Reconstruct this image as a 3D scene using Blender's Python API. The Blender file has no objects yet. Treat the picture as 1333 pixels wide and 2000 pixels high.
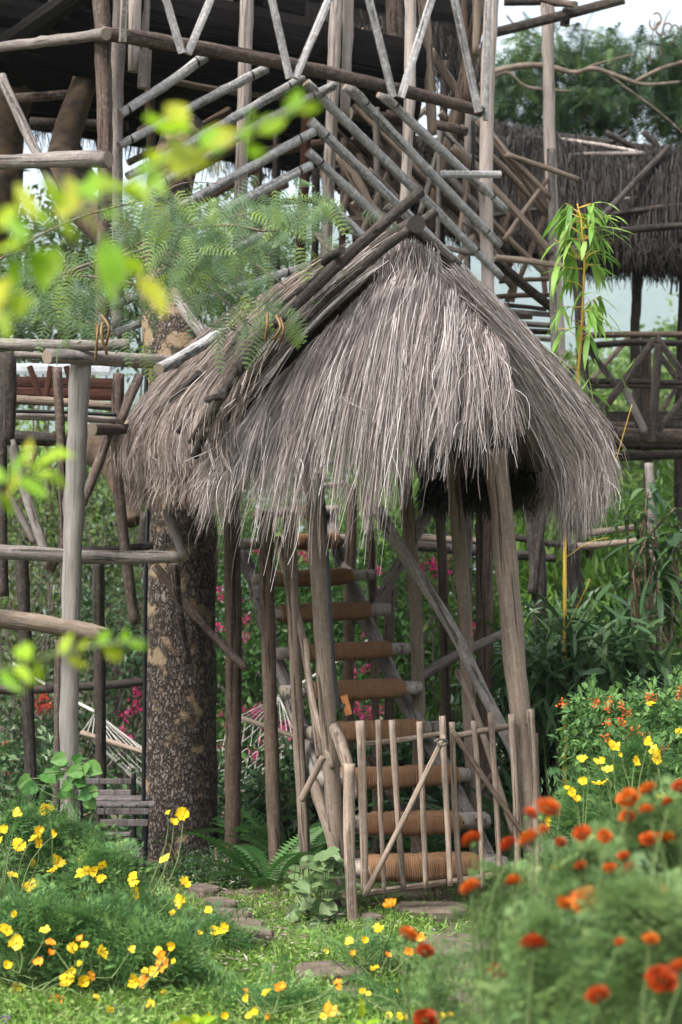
import bpy, math, random
import numpy as np
from mathutils import Vector, Matrix, Quaternion, noise as mnoise

C = bpy.context.scene.collection
SC = bpy.context.scene
# ---------------------------------------------------------------- camera
K, H, U0, CH = 3600.0, 1250.0, 666.5, 1.5        # focal length in photo pixels, horizon row, centre column, eye height
cam_d = bpy.data.cameras.new('camera'); cam = bpy.data.objects.new('camera', cam_d); C.objects.link(cam)
cam.location = (0, 0, CH); cam.rotation_euler = (math.radians(90), 0, 0)
cam_d.sensor_fit = 'AUTO'; cam_d.sensor_width = 36; cam_d.lens = K/2000*36; cam_d.shift_y = (H-1000)/2000
cam_d.clip_start = .05; cam_d.clip_end = 12000
cam_d.dof.use_dof = True; cam_d.dof.focus_distance = 10.2; cam_d.dof.aperture_fstop = 2.8
SC.camera = cam
# ---------------------------------------------------------------- world, sun, exposure
w = bpy.data.worlds.new('World'); SC.world = w; w.use_nodes = True
nt = w.node_tree; nt.nodes.clear()
sky = nt.nodes.new('ShaderNodeTexSky'); sky.sky_type = 'NISHITA'; sky.sun_disc = False
SUN_EL, SUN_AZ = 54, 228
sky.sun_elevation = math.radians(SUN_EL); sky.sun_rotation = math.radians(SUN_AZ)
sky.air_density = 1.0; sky.dust_density = 4.0; sky.ozone_density = 1.0
hs = nt.nodes.new('ShaderNodeHueSaturation'); hs.inputs['Saturation'].default_value = .30
bg = nt.nodes.new('ShaderNodeBackground'); bg.inputs['Strength'].default_value = .105
out = nt.nodes.new('ShaderNodeOutputWorld')
nt.links.new(sky.outputs[0], hs.inputs['Color']); nt.links.new(hs.outputs[0], bg.inputs[0]); nt.links.new(bg.outputs[0], out.inputs[0])
sun_d = bpy.data.lights.new('sun', 'SUN'); sun_d.energy = 1.5; sun_d.angle = math.radians(15); sun_d.color = (1, .96, .9)
sun = bpy.data.objects.new('sun', sun_d); C.objects.link(sun); sun.location = (-6, -8, 20)
sun.rotation_euler = (math.radians(90-SUN_EL), 0, math.radians(180-SUN_AZ))
vs = SC.view_settings; vs.view_transform = 'Standard'; vs.look = 'None'; vs.gamma = 1; vs.use_curve_mapping = False
vs.exposure = 2.06
cy = SC.cycles
cy.use_denoising = True; cy.max_bounces = 8; cy.diffuse_bounces = 3; cy.transmission_bounces = 4; cy.volume_bounces = 0
try: cy.denoiser = 'OPENIMAGEDENOISE'
except Exception: pass

# ---------------------------------------------------------------- helpers
rng = np.random.default_rng(11); random.seed(5)
def P(u, v, d): return Vector(((u-U0)*d/K, d, CH+(H-v)*d/K))
def G(u, v, z=0.0):
    d = (CH-z)*K/(v-H); return Vector(((u-U0)*d/K, d, z))
WM = {}
def put(o, parent=None, M=None):
    M = M if M is not None else Matrix.Identity(4)
    C.objects.link(o); WM[o.name] = M
    if parent is not None:
        o.parent = parent; o.matrix_basis = WM[parent.name].inverted() @ M
    else: o.matrix_basis = M
    return o
def tag(o, label=None, cat=None, group=None, kind=None):
    if label: o['label'] = label
    if cat: o['category'] = cat
    if group: o['group'] = group
    if kind: o['kind'] = kind
    return o
def thing(name, label, cat, loc=(0, 0, 0), group=None):
    o = bpy.data.objects.new(name, None); o.empty_display_size = .1
    put(o, None, Matrix.Translation(Vector(loc))); return tag(o, label, cat, group)
def mesh_np(name, V, F, rnd=None, mats=(), fm=None, smooth=False):
    me = bpy.data.meshes.new(name); V = np.asarray(V, np.float32)
    if isinstance(F, np.ndarray): Fs = [F]
    else: Fs = [np.asarray(f, np.int32) for f in F if len(f)]
    nl = sum(f.size for f in Fs); npoly = sum(len(f) for f in Fs)
    me.vertices.add(len(V)); me.vertices.foreach_set('co', V.ravel())
    me.loops.add(nl); me.loops.foreach_set('vertex_index', np.concatenate([f.ravel() for f in Fs]).astype(np.int32))
    me.polygons.add(npoly)
    tot = np.concatenate([np.full(len(f), f.shape[1]) for f in Fs]).astype(np.int32)
    st = np.concatenate([[0], np.cumsum(tot)[:-1]]).astype(np.int32)
    me.polygons.foreach_set('loop_start', st); me.polygons.foreach_set('loop_total', tot)
    if fm is not None: me.polygons.foreach_set('material_index', np.asarray(fm, np.int32))
    me.polygons.foreach_set('use_smooth', np.full(npoly, bool(smooth)))
    if rnd is not None:
        a = me.attributes.new('rnd', 'FLOAT', 'POINT'); a.data.foreach_set('value', np.asarray(rnd, np.float32))
    for m in mats: me.materials.append(m)
    me.update(calc_edges=True); me.validate(); return me
def obj(name, me, parent=None, M=None): return put(bpy.data.objects.new(name, me), parent, M)
def unit(a): return a/np.maximum(np.linalg.norm(a, axis=-1, keepdims=True), 1e-9)
def basis(D, N):                       # columns: forward, side, normal
    D = unit(D); S = unit(np.cross(N, D)); Nn = np.cross(D, S)
    return np.stack([D, S, Nn], axis=-1)
def scatter(tv, tf, R, T, S, rnd=None, rr=rng):
    tv = np.asarray(tv, float); tf = np.asarray(tf, int); n = len(T); k = len(tv)
    S = np.asarray(S, float); S = S[:, None] if S.ndim == 1 else S
    V = np.einsum('nij,nkj->nki', R, tv[None]*S[:, None, :]) + np.asarray(T)[:, None, :]
    F = tf[None]+(np.arange(n)*k)[:, None, None]
    if rnd is None: rnd = rr.random(n)
    return V.reshape(-1, 3), F.reshape(-1, tf.shape[1]), np.repeat(rnd, k)
def join(parts):
    V, F, Rn, o = [], [], [], 0
    for v, f, r in parts:
        V.append(v); F.append(f+o); Rn.append(r); o += len(v)
    return np.concatenate(V), np.concatenate(F), np.concatenate(Rn)

# ---------------------------------------------------------------- materials
def newmat(name):
    m = bpy.data.materials.new(name); m.use_nodes = True
    t = m.node_tree; b = t.nodes['Principled BSDF']; return m, t, b
def N(t, ty, **kw):
    n = t.nodes.new(ty)
    for k, v in kw.items():
        if k in n.inputs: n.inputs[k].default_value = v
        else: setattr(n, k, v)
    return n
def ramp(t, stops, interp='LINEAR'):
    r = t.nodes.new('ShaderNodeValToRGB'); cr = r.color_ramp; cr.interpolation = interp
    while len(cr.elements) < len(stops): cr.elements.new(.5)
    for e, (p, c) in zip(cr.elements, stops):
        e.position = p; e.color = (*c, 1) if len(c) == 3 else c
    return r
def mixc(t, fac, a, b, mode='MIX'):
    n = t.nodes.new('ShaderNodeMix'); n.data_type = 'RGBA'; n.blend_type = mode
    for s, v in ((0, fac), (6, a), (7, b)):
        if hasattr(v, 'is_output'): t.links.new(v, n.inputs[s])
        else: n.inputs[s].default_value = v if s == 0 else (*v, 1)
    return n.outputs[2]
def math_(t, op, a, b=0.0):
    n = t.nodes.new('ShaderNodeMath'); n.operation = op
    for i, v in enumerate((a, b)):
        if hasattr(v, 'is_output'): t.links.new(v, n.inputs[i])
        else: n.inputs[i].default_value = v
    return n.outputs[0]
def wood(name, c1, c2, crack=.6, lichen=0., lcol=(.42, .44, .4), var=.3, bump=.9, gscale=38):
    m, t, b = newmat(name); L = t.links.new
    tc = N(t, 'ShaderNodeTexCoord'); oi = N(t, 'ShaderNodeObjectInfo')
    off = N(t, 'ShaderNodeVectorMath', operation='ADD'); L(tc.outputs['Object'], off.inputs[0])
    cmb = N(t, 'ShaderNodeCombineXYZ'); L(math_(t, 'MULTIPLY', oi.outputs['Random'], 37.), cmb.inputs[2]); L(cmb.outputs[0], off.inputs[1])
    mp = N(t, 'ShaderNodeMapping'); mp.inputs['Scale'].default_value = (1, 1, .055); L(off.outputs[0], mp.inputs[0])
    g = N(t, 'ShaderNodeTexNoise', Scale=gscale*2.2, Detail=5., Roughness=.65); L(mp.outputs[0], g.inputs['Vector'])
    mp2 = N(t, 'ShaderNodeMapping'); mp2.inputs['Scale'].default_value = (1, 1, .25); L(off.outputs[0], mp2.inputs[0])
    p = N(t, 'ShaderNodeTexNoise', Scale=9., Detail=4., Roughness=.6); L(mp2.outputs[0], p.inputs['Vector'])
    col = mixc(t, ramp_out(t, g.outputs[0], .35, .68), c1, c2)
    pr = ramp_out(t, p.outputs[0], .32, .7)
    col = mixc(t, math_(t, 'MULTIPLY', pr, .65), col, tuple(x*.45 for x in c1))
    mp3 = N(t, 'ShaderNodeMapping'); mp3.inputs['Scale'].default_value = (1, 1, .03); L(off.outputs[0], mp3.inputs[0])
    c = N(t, 'ShaderNodeTexNoise', Scale=gscale, Detail=2., Roughness=.5); L(mp3.outputs[0], c.inputs['Vector'])
    cr = ramp_out(t, c.outputs[0], .40, .36)
    col = mixc(t, math_(t, 'MULTIPLY', cr, crack), col, tuple(x*.22 for x in c1))
    if lichen:
        l = N(t, 'ShaderNodeTexNoise', Scale=32., Detail=6., Roughness=.75); L(off.outputs[0], l.inputs['Vector'])
        lf = math_(t, 'MULTIPLY', ramp_out(t, l.outputs[0], .5, .62), lichen)
        col = mixc(t, lf, col, lcol)
    k = math_(t, 'ADD', math_(t, 'MULTIPLY', oi.outputs['Random'], var), 1-var/2)
    hv = N(t, 'ShaderNodeHueSaturation'); L(col, hv.inputs['Color']); L(k, hv.inputs['Value'])
    L(hv.outputs[0], b.inputs['Base Color']); b.inputs['Roughness'].default_value = .9; b.inputs['Specular IOR Level'].default_value = .18
    h = math_(t, 'SUBTRACT', math_(t, 'MULTIPLY', g.outputs[0], .6), math_(t, 'MULTIPLY', cr, .8))
    bp = N(t, 'ShaderNodeBump', Strength=bump, Distance=.012); L(h, bp.inputs['Height']); L(bp.outputs[0], b.inputs['Normal'])
    return m
def ramp_out(t, sock, lo, hi):
    n = t.nodes.new('ShaderNodeMapRange'); n.inputs[1].default_value = lo; n.inputs[2].default_value = hi
    t.links.new(sock, n.inputs[0]); return n.outputs[0]
def endgrain(name, c):
    m, t, b = newmat(name); L = t.links.new
    tc = N(t, 'ShaderNodeTexCoord')
    w_ = N(t, 'ShaderNodeTexWave', wave_type='RINGS', rings_direction='Z', Scale=28., Distortion=2.5, Detail=2.); L(tc.outputs['Object'], w_.inputs['Vector'])
    n = N(t, 'ShaderNodeTexNoise', Scale=25., Detail=4.); L(tc.outputs['Object'], n.inputs['Vector'])
    col = mixc(t, w_.outputs[1], tuple(x*.6 for x in c), c)
    col = mixc(t, math_(t, 'MULTIPLY', n.outputs[0], .6), col, tuple(x*.35 for x in c))
    L(col, b.inputs['Base Color']); b.inputs['Roughness'].default_value = .95; return m
def rndcol(t):
    a = N(t, 'ShaderNodeAttribute', attribute_name='rnd'); oi = N(t, 'ShaderNodeObjectInfo')
    return math_(t, 'FRACT', math_(t, 'ADD', a.outputs['Fac'], math_(t, 'MULTIPLY', oi.outputs['Random'], .999)))
def leafmat(name, cols, trans=.35, rough=.5, spec=.3):
    m, t, b = newmat(name); L = t.links.new
    r = ramp(t, [((i+.0)/max(1, len(cols)-1), c) for i, c in enumerate(cols)]); L(rndcol(t), r.inputs[0])
    tc = N(t, 'ShaderNodeTexCoord'); n = N(t, 'ShaderNodeTexNoise', Scale=3.5, Detail=3.); L(tc.outputs['Object'], n.inputs['Vector'])
    hv = N(t, 'ShaderNodeHueSaturation'); L(r.outputs[0], hv.inputs['Color'])
    L(math_(t, 'ADD', math_(t, 'MULTIPLY', n.outputs[0], .7), .65), hv.inputs['Value'])
    L(hv.outputs[0], b.inputs['Base Color']); b.inputs['Roughness'].default_value = rough; b.inputs['Specular IOR Level'].default_value = spec
    tr = N(t, 'ShaderNodeBsdfTranslucent'); L(hv.outputs[0], tr.inputs[0])
    mx = N(t, 'ShaderNodeMixShader'); mx.inputs[0].default_value = trans
    L(b.outputs[0], mx.inputs[1]); L(tr.outputs[0], mx.inputs[2]); L(mx.outputs[0], t.nodes['Material Output'].inputs[0]); return m
def strawmat(name, cols, rough=.8):
    m, t, b = newmat(name); L = t.links.new
    r = ramp(t, [(i/(len(cols)-1), c) for i, c in enumerate(cols)]); L(rndcol(t), r.inputs[0])
    L(r.outputs[0], b.inputs['Base Color']); b.inputs['Roughness'].default_value = rough; b.inputs['Specular IOR Level'].default_value = .2; return m
def plain(name, c, rough=.8, c2=None, scale=20., metal=0., bump=0.):
    m, t, b = newmat(name); L = t.links.new
    tc = N(t, 'ShaderNodeTexCoord'); n = N(t, 'ShaderNodeTexNoise', Scale=scale, Detail=5.); L(tc.outputs['Object'], n.inputs['Vector'])
    L(mixc(t, ramp_out(t, n.outputs[0], .35, .65), c, c2 or tuple(x*.7 for x in c)), b.inputs['Base Color'])
    b.inputs['Roughness'].default_value = rough; b.inputs['Metallic'].default_value = metal; b.inputs['Specular IOR Level'].default_value = .25
    if bump:
        bp = N(t, 'ShaderNodeBump', Strength=bump, Distance=.02); L(n.outputs[0], bp.inputs['Height']); L(bp.outputs[0], b.inputs['Normal'])
    return m
W = dict(
    pale=wood('pale_peeled_wood', (0.3223, 0.2686, 0.2364), (0.4942, 0.4298, 0.3868), .6, .12),
    peel=wood('peeled_stick_wood', (0.2035, 0.148, 0.111), (0.3515, 0.2729, 0.2174), .6, .15),
    grey=wood('weathered_grey_wood', (0.1447, 0.1234, 0.1106), (0.2638, 0.2298, 0.2085), .85, .2),
    lich=wood('lichen_grey_wood', (0.1905, 0.1841, 0.1841), (0.3809, 0.3683, 0.3619), .7, .5, (0.5079, 0.5207, 0.4953)),
    brown=wood('brown_wood', (0.07548, 0.05032, 0.03648), (0.151, 0.1069, 0.07863), .8, .08),
    tan=wood('tan_wood', (0.151, 0.1132, 0.0868), (0.2717, 0.2113, 0.1622), .8, .1),
    dark=wood('dark_bark_wood', (0.02831, 0.02201, 0.01887), (0.05976, 0.04718, 0.03963), .7, .08),
    bark=wood('reddish_bark_wood', (0.0629, 0.04144, 0.03404), (0.1369, 0.0999, 0.0814), .8, .15, gscale=26),
    red=wood('red_stained_wood', (0.03367, 0.01251, 0.008177), (0.06253, 0.02501, 0.01635), .6),
    smooth=wood('smooth_grey_wood', (0.2042, 0.1872, 0.1702), (0.3064, 0.2808, 0.2553), .4, 0, bump=.25),
    slat=wood('slat_wood', (0.111, 0.0925, 0.0888), (0.185, 0.1628, 0.1554), .6, .1),
)
END = endgrain('end_grain', (.3, .24, .18)); ENDD = endgrain('dark_end_grain', (.042, .034, .028))

# ---------------------------------------------------------------- logs
def frame(dirv):
    z = dirv.normalized(); y = Vector((0, 1, 0))-z*z.y
    if y.length < .15: y = Vector((0, 0, 1))-z*z.z
    y.normalize(); x = y.cross(z)
    return Matrix((x, y, z)).transposed()
def tube_mesh(name, pts, rad, mats, sides=10, rough=.05, flat=1., square=False, seed=0, lump=1.):
    r_ = random.Random(seed); n = len(pts); V = []; F = []
    o1, o2, o3 = [r_.uniform(0, 50) for _ in range(3)]; zl = pts[-1].z-pts[0].z
    kn = [] if square else [(r_.uniform(0, 6.28), pts[0].z+zl*r_.random(), r_.uniform(.1, .26)) for _ in range(int(2+abs(zl)*1.6))]
    for i, p in enumerate(pts):
        t = (pts[min(i+1, n-1)]-pts[max(i-1, 0)]).normalized()
        y = Vector((0, 1, 0)); y = (y-t*t.y); y = y.normalized() if y.length > .1 else Vector((1, 0, 0)); x = y.cross(t)
        for k in range(sides):
            a = 2*math.pi*k/sides+(math.pi/sides if square else 0)
            ca, sa = math.cos(a), math.sin(a)
            if square:
                q = 1/(abs(ca)**7+abs(sa)**7)**(1/7.); ca, sa = ca*q, sa*q
            f = 1+rough*lump*(mnoise.noise(Vector((ca*1.1+o1, sa*1.1+o2, p.z*3+o3)))*1.6+mnoise.noise(Vector((ca*2.5+o2, sa*2.5+o3, p.z*11+o1)))*.6)
            for ka, kz, km in kn:
                if abs(p.z-kz) < .12: f += km*lump*min(1, rough*12)*math.exp(-((p.z-kz)/.05)**2-(2*math.sin((a-ka)/2)/.55)**2)
            V.append(p+x*(ca*rad[i]*f)+y*(sa*rad[i]*f*flat))
    Fq = []
    for i in range(n-1):
        for k in range(sides):
            Fq.append((i*sides+k, i*sides+(k+1) % sides, (i+1)*sides+(k+1) % sides, (i+1)*sides+k))
    c0 = len(V); V.append(pts[0].copy()); V.append(pts[-1].copy())
    Ft = []
    for k in range(sides):
        Ft.append((c0, (k+1) % sides, k)); Ft.append((c0+1, (n-1)*sides+k, (n-1)*sides+(k+1) % sides))
    me = mesh_np(name, np.array([tuple(v) for v in V]), [np.array(Fq), np.array(Ft)], None, mats, [0]*len(Fq)+[1]*len(Ft))
    me.polygons.foreach_set('use_smooth', [not square]*len(Fq)+[False]*len(Ft)); return me
SEED = [0]
def log3(parent, name, pts, r, mat='grey', taper=.08, rough=.08, bend=.016, flat=1., square=False, end=None, sides=10):
    """a pole, log or board through the 3-D points pts (Vectors)."""
    SEED[0] += 1; rr = random.Random(SEED[0])
    R = frame(pts[-1]-pts[0]); Rt = R.transposed(); loc = [Rt @ (p-pts[0]) for p in pts]
    L = loc[-1].z; n = max(3, min(44, int(L/.075)+2)) if not square else max(2, min(8, int(L/.5)+2))
    if len(loc) > 2: n = max(n, 12)
    cum = [0]
    for a, b_ in zip(loc, loc[1:]): cum.append(cum[-1]+(b_-a).length)
    out_ = []; bx, by = rr.uniform(-1, 1)*bend*L, rr.uniform(-1, 1)*bend*L
    for i in range(n):
        s = i/(n-1); q = s*cum[-1]; j = 0
        while j < len(loc)-2 and q > cum[j+1]: j += 1
        f = (q-cum[j])/max(1e-6, cum[j+1]-cum[j])
        if len(loc) > 2:
            p0, p1, p2, p3 = loc[max(j-1, 0)], loc[j], loc[j+1], loc[min(j+2, len(loc)-1)]
            c = .5*((2*p1)+(p2-p0)*f+(2*p0-5*p1+4*p2-p3)*f*f+(3*p1-p0-3*p2+p3)*f**3)
        else: c = loc[j].lerp(loc[j+1], f)
        k = math.sin(math.pi*s)
        if not square: c = c+Vector((bx*k+rr.uniform(-1, 1)*r*.05, by*k, 0))
        out_.append(c)
    rad = [r*(1+taper*(.5-i/(n-1))*2) for i in range(n)]
    e = END if end is None else end
    me = tube_mesh(name, out_, rad, (W[mat] if isinstance(mat, str) else mat, e), 4 if False else (8 if square else sides), rough, flat, square, SEED[0])
    M = Matrix.Translation(pts[0]) @ R.to_4x4()
    return obj(name, me, parent, M)
def log(parent, name, pts, wpx, mat='grey', **kw):
    """pts: (column, row, distance) triples of the place, width in photo pixels at that distance."""
    p3 = [P(*p) for p in pts]; dm = sum(p[2] for p in pts)/len(pts)
    return log3(parent, name, p3, wpx/2*dm/K, mat, **kw)
def board(parent, name, pts, wpx, mat='lich', flat=.45, **kw):
    return log(parent, name, pts, wpx*.97, mat, flat=flat, square=True, rough=.015, taper=0, bend=0, **kw)
def boxm(name, sx, sy, sz, mats, bev=.006):
    x, y, z = sx/2, sy/2, sz/2; b = min(bev, x*.4, y*.4, z*.4)
    V = []
    for sx_ in (-1, 1):
        for sy_ in (-1, 1):
            for sz_ in (-1, 1):
                V += [(sx_*(x-b), sy_*(y-b), sz_*z), (sx_*(x-b), sy_*y, sz_*(z-b)), (sx_*x, sy_*(y-b), sz_*(z-b))]
    import bmesh
    bm = bmesh.new(); vs_ = [bm.verts.new(v) for v in V]; bmesh.ops.convex_hull(bm, input=vs_)
    me = bpy.data.meshes.new(name); bm.to_mesh(me); bm.free()
    for m in mats: me.materials.append(m)
    return me
def cable(parent, name, pts, r, mat, sides=6, n=24):
    p3 = [P(*p) for p in pts]; o = p3[0]; loc = [p-o for p in p3]; outp = []
    m = len(loc)
    for i in range(n):
        q = i/(n-1)*(m-1); j = min(int(q), m-2); f = q-j
        p0, p1, p2, p3_ = loc[max(j-1, 0)], loc[j], loc[j+1], loc[min(j+2, m-1)]
        outp.append(.5*((2*p1)+(p2-p0)*f+(2*p0-5*p1+4*p2-p3_)*f*f+(3*p1-p0-3*p2+p3_)*f**3))
    me = tube_mesh(name, outp, [r]*n, (mat, mat), sides, .02, seed=3)
    return obj(name, me, parent, Matrix.Translation(o))

# ================================================================ SETTING
def tree_noise(x, y, s): return mnoise.fractal(Vector((x*s, y*s, 3.1)), 1., 2., 4)
# ground sheet
xs = np.concatenate([np.concatenate([[-2700, -1500, -700], np.linspace(-300, -14, 12)]), np.linspace(-10, 10, 61), np.concatenate([np.linspace(14, 300, 12), [700, 1500, 2700]])])
ys = np.concatenate([np.linspace(-20, 4, 7), np.linspace(5, 22, 61), np.concatenate([np.linspace(26, 400, 18), [700, 1200, 2000, 3200, 5150]])])
def gz(x, y):
    near = max(0, 1-abs(x)/12)*max(0, min(1, (y-3)/3))*max(0, min(1, (24-y)/4))
    return .035*near*mnoise.noise(Vector((x*1.3, y*1.3, 0)))
V = [(x, y, gz(x, y)) for y in ys for x in xs]; nx = len(xs)
F = [(j*nx+i, j*nx+i+1, (j+1)*nx+i+1, (j+1)*nx+i) for j in range(len(ys)-1) for i in range(nx-1)]
gm, t, b = newmat('soil_and_moss'); L = t.links.new
tc = N(t, 'ShaderNodeTexCoord'); n1 = N(t, 'ShaderNodeTexNoise', Scale=1.6, Detail=6., Roughness=.65); L(tc.outputs['Object'], n1.inputs['Vector'])
n2 = N(t, 'ShaderNodeTexNoise', Scale=40., Detail=6., Roughness=.7); L(tc.outputs['Object'], n2.inputs['Vector'])
soil = mixc(t, n2.outputs[0], (.075, .048, .034), (.22, .155, .115))
gr = mixc(t, n2.outputs[0], (.03, .05, .018), (.085, .13, .04))
L(mixc(t, ramp_out(t, n1.outputs[0], .42, .56), soil, gr), b.inputs['Base Color']); b.inputs['Roughness'].default_value = 1
bp = N(t, 'ShaderNodeBump', Strength=.8, Distance=.03); L(n2.outputs[0], bp.inputs['Height']); L(bp.outputs[0], b.inputs['Normal'])
tag(obj('ground', mesh_np('ground', V, np.array(F), None, (gm,), smooth=True)), kind='structure')
# hills
hx = np.linspace(-2680, 2680, 150); hy = np.linspace(2900, 5100, 70)
V = []
for y in hy:
    for x in hx:
        q = (y-2900)/2200; prof = math.sin(min(1, q*1.08)*math.pi/2)**1.3
        V.append((x, y, -0.3+prof*(1080+150*tree_noise(x, 7, .0012)+100*tree_noise(x, y, .003))+22*tree_noise(x, y, .024)*min(1, q*6)))
F = [(j*150+i, j*150+i+1, (j+1)*150+i+1, (j+1)*150+i) for j in range(69) for i in range(149)]
tag(obj('hill', mesh_np('hill', V, np.array(F), None, (plain('forest_hill', (.035, .06, .022), 1, (.075, .115, .04), .035, bump=.6),), smooth=True)), kind='structure')
# haze
hb = obj('haze', boxm('haze', 5600, 5400, 1500, ()), None, Matrix.Translation((0, 2600, 748)))
hm = bpy.data.materials.new('haze'); hm.use_nodes = True; t = hm.node_tree; t.nodes.clear()
pv = N(t, 'ShaderNodeVolumePrincipled'); pv.inputs['Color'].default_value = (.74, .88, 1, 1); pv.inputs['Density'].default_value = .00022
mo = t.nodes.new('ShaderNodeOutputMaterial'); t.links.new(pv.outputs[0], mo.inputs['Volume'])
hb.data.materials.append(hm); tag(hb, kind='stuff')

# ================================================================ TREE HOUSE
TH = thing('tree_house', 'tall tree house of weathered grey poles with chevron lattice and railing above the thatched shelter', 'tree house', P(600, 900, 14) - Vector((0, 0, P(600, 900, 14).z)))
def dF(u): return 1/(.076923-1.281e-5*(u-200))
def fl(name, pts, wpx, mat, off=0., fn=log, **kw): return fn(TH, name, [(u, v, dF(u)+off) for u, v in pts], wpx, mat, **kw)
# posts
log(TH, 'post', [(194, -90, 12.95), (198, 655, 12.95)], 31, 'bark', rough=.08)
log(TH, 'post', [(240, -90, 13.15), (233, 640, 13.15)], 27, 'grey')
board(TH, 'plank', [(246, -60, 12.85), (240, 82, 12.85)], 16, 'grey')
log(TH, 'plank', [(264, -60, 13.35), (261, 140, 13.35)], 24, 'pale')
log(TH, 'plank', [(287, -60, 13.45), (284, 104, 13.45)], 16, 'grey')
board(TH, 'plank', [(285, 98, 13.3), (281, 172, 13.3)], 25, 'grey', flat=.7)
log(TH, 'post', [(288, 100, 15.2), (296, 300, 15.2)], 19, 'brown')
fl('plank', [(442, -50), (442, 52)], 23, 'pale', .5)
fl('post', [(484, -90), (477, 180), (463, 570)], 26, 'pale', .18)
fl('post', [(661, -90), (651, 200), (634, 560)], 24, 'pale', .18)
fl('post', [(683, -90), (674, 231)], 20, 'pale', .25)
log(TH, 'post', [(772, -90, 15.9), (770, 200, 15.9), (764, 480, 15.9)], 33, 'bark', rough=.12)
fl('post', [(801, -90), (797, 150), (788, 460)], 22, 'pale', .2)
fl('post', [(822, -40), (834, 130), (845, 263)], 21, 'tan', .3)
log(TH, 'corner_post', [(970, -120, 14.95), (962, 200, 14.95), (957, 640, 14.95)], 27, 'pale', rough=.03)
board(TH, 'plank', [(957, -70, 14.72), (949, 235, 14.72)], 12, 'lich', flat=.6)
log(TH, 'post', [(906, -20, 15.8), (913, 200, 15.8)], 12, 'brown')
log(TH, 'post', [(931, -60, 15.4), (929, 108, 15.4)], 16, 'tan')
log(TH, 'post', [(945, -60, 15.5), (942, 40, 15.5)], 11, 'grey')
log(TH, 'brace', [(936, 30, 15.9), (912, 160, 15.9), (838, 455, 15.9)], 26, 'brown', rough=.1)
log(TH, 'brace', [(955, 60, 16.3), (925, 160, 16.3), (868, 330, 16.3)], 16, 'dark')
log(TH, 'brace', [(874, 260, 16.4), (820, 440, 16.4)], 22, 'dark')
log(TH, 'post', [(918, 215, 15.6), (915, 580, 15.6)], 15, 'grey')
log(TH, 'post', [(1071, -60, 15.8), (1080, 260, 15.8), (1090, 500, 15.8), (1099, 760, 15.8)], 23, 'pale', rough=.1)
log(TH, 'post', [(1077, 290, 15.6), (1080, 600, 15.6), (1088, 760, 15.6)], 15, 'grey')
log(TH, 'post', [(1104, 720, 17), (1118, 940, 17), (1132, 1380, 17)], 36, 'dark', rough=.1)
log(TH, 'post', [(601, 190, 14.9), (595, 380, 14.9), (582, 600, 14.9)], 20, 'red')
log(TH, 'post', [(617, 330, 15.4), (611, 570, 15.4)], 15, 'dark')
log(TH, 'post', [(674, 270, 15.6), (668, 520, 15.6)], 14, 'brown')
log(TH, 'post', [(505, 300, 16), (500, 560, 16)], 16, 'brown')
# beams
fl('beam', [(202, 66), (420, 112), (700, 172), (940, 219)], 27, 'bark', -.12, rough=.1)
log(TH, 'beam', [(208, 66, 12.75), (100, 76, 13.4), (-40, 96, 14.1)], 20, 'grey', rough=.1)
log(TH, 'beam', [(213, 311, 12.7), (100, 313, 12.9), (-40, 319, 13.2)], 31, 'grey', rough=.1)
log(TH, 'beam', [(320, 142, 14.9), (500, 152, 15.4)], 21, 'bark')
log(TH, 'beam', [(335, 158, 14.7), (430, 175, 14.9), (580, 195, 15.2)], 12, 'tan')
log(TH, 'beam', [(30, 192, 15), (155, 183, 14.8)], 18, 'bark')
log(TH, 'beam', [(60, 240, 16), (250, 246, 16)], 22, 'dark')
log(TH, 'beam', [(685, 222, 15.7), (800, 236, 15.9)], 24, 'bark')
log(TH, 'beam', [(850, 244, 15.2), (912, 258, 15.3)], 18, 'bark', rough=.12)
board(TH, 'crosspiece', [(860, 340, 14.62), (979, 341, 14.7)], 14, 'lich', flat=.8)
log(TH, 'beam', [(500, 300, 15.8), (640, 280, 15.8)], 22, 'brown')
# railing boards
for a, b_ in (((316, -30), (356, 104)), ((424, -30), (367, 106)), ((525, -30), (566, 153)), ((655, -30), (577, 153)), ((714, -30), (769, 190)), ((852, -30), (783, 191)), ((882, -30), (935, 219))):
    fl('railing_board', [a, b_], 16, 'lich', -.32, board)
WIRE = plain('rusty_wire', (.03, .022, .018), .7)
def ties(o):
    """turns of wire round a pole where it is fixed to an upright."""
    vs_ = [v.co for v in o.data.vertices]; zl = max(v.z for v in vs_)
    for f in (random.uniform(.06, .12), random.uniform(.86, .93)):
        ring = [v for v in vs_ if abs(v.z-zl*f) < .05 and math.hypot(v.x, v.y) > .005]
        if not ring: continue
        c = sum(ring, Vector())/len(ring); r = max((v-c).xy.length for v in ring)*1.03
        me = tube_mesh('wire_tie', [Vector((c.x, c.y, zl*f-.005)), Vector((c.x, c.y, zl*f)), Vector((c.x+.002, c.y, zl*f+.005))], [r*.985, r*1.01, r*.985], (WIRE, WIRE), 10, .06)
        obj('wire_tie', me, o, WM[o.name].copy())
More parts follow.
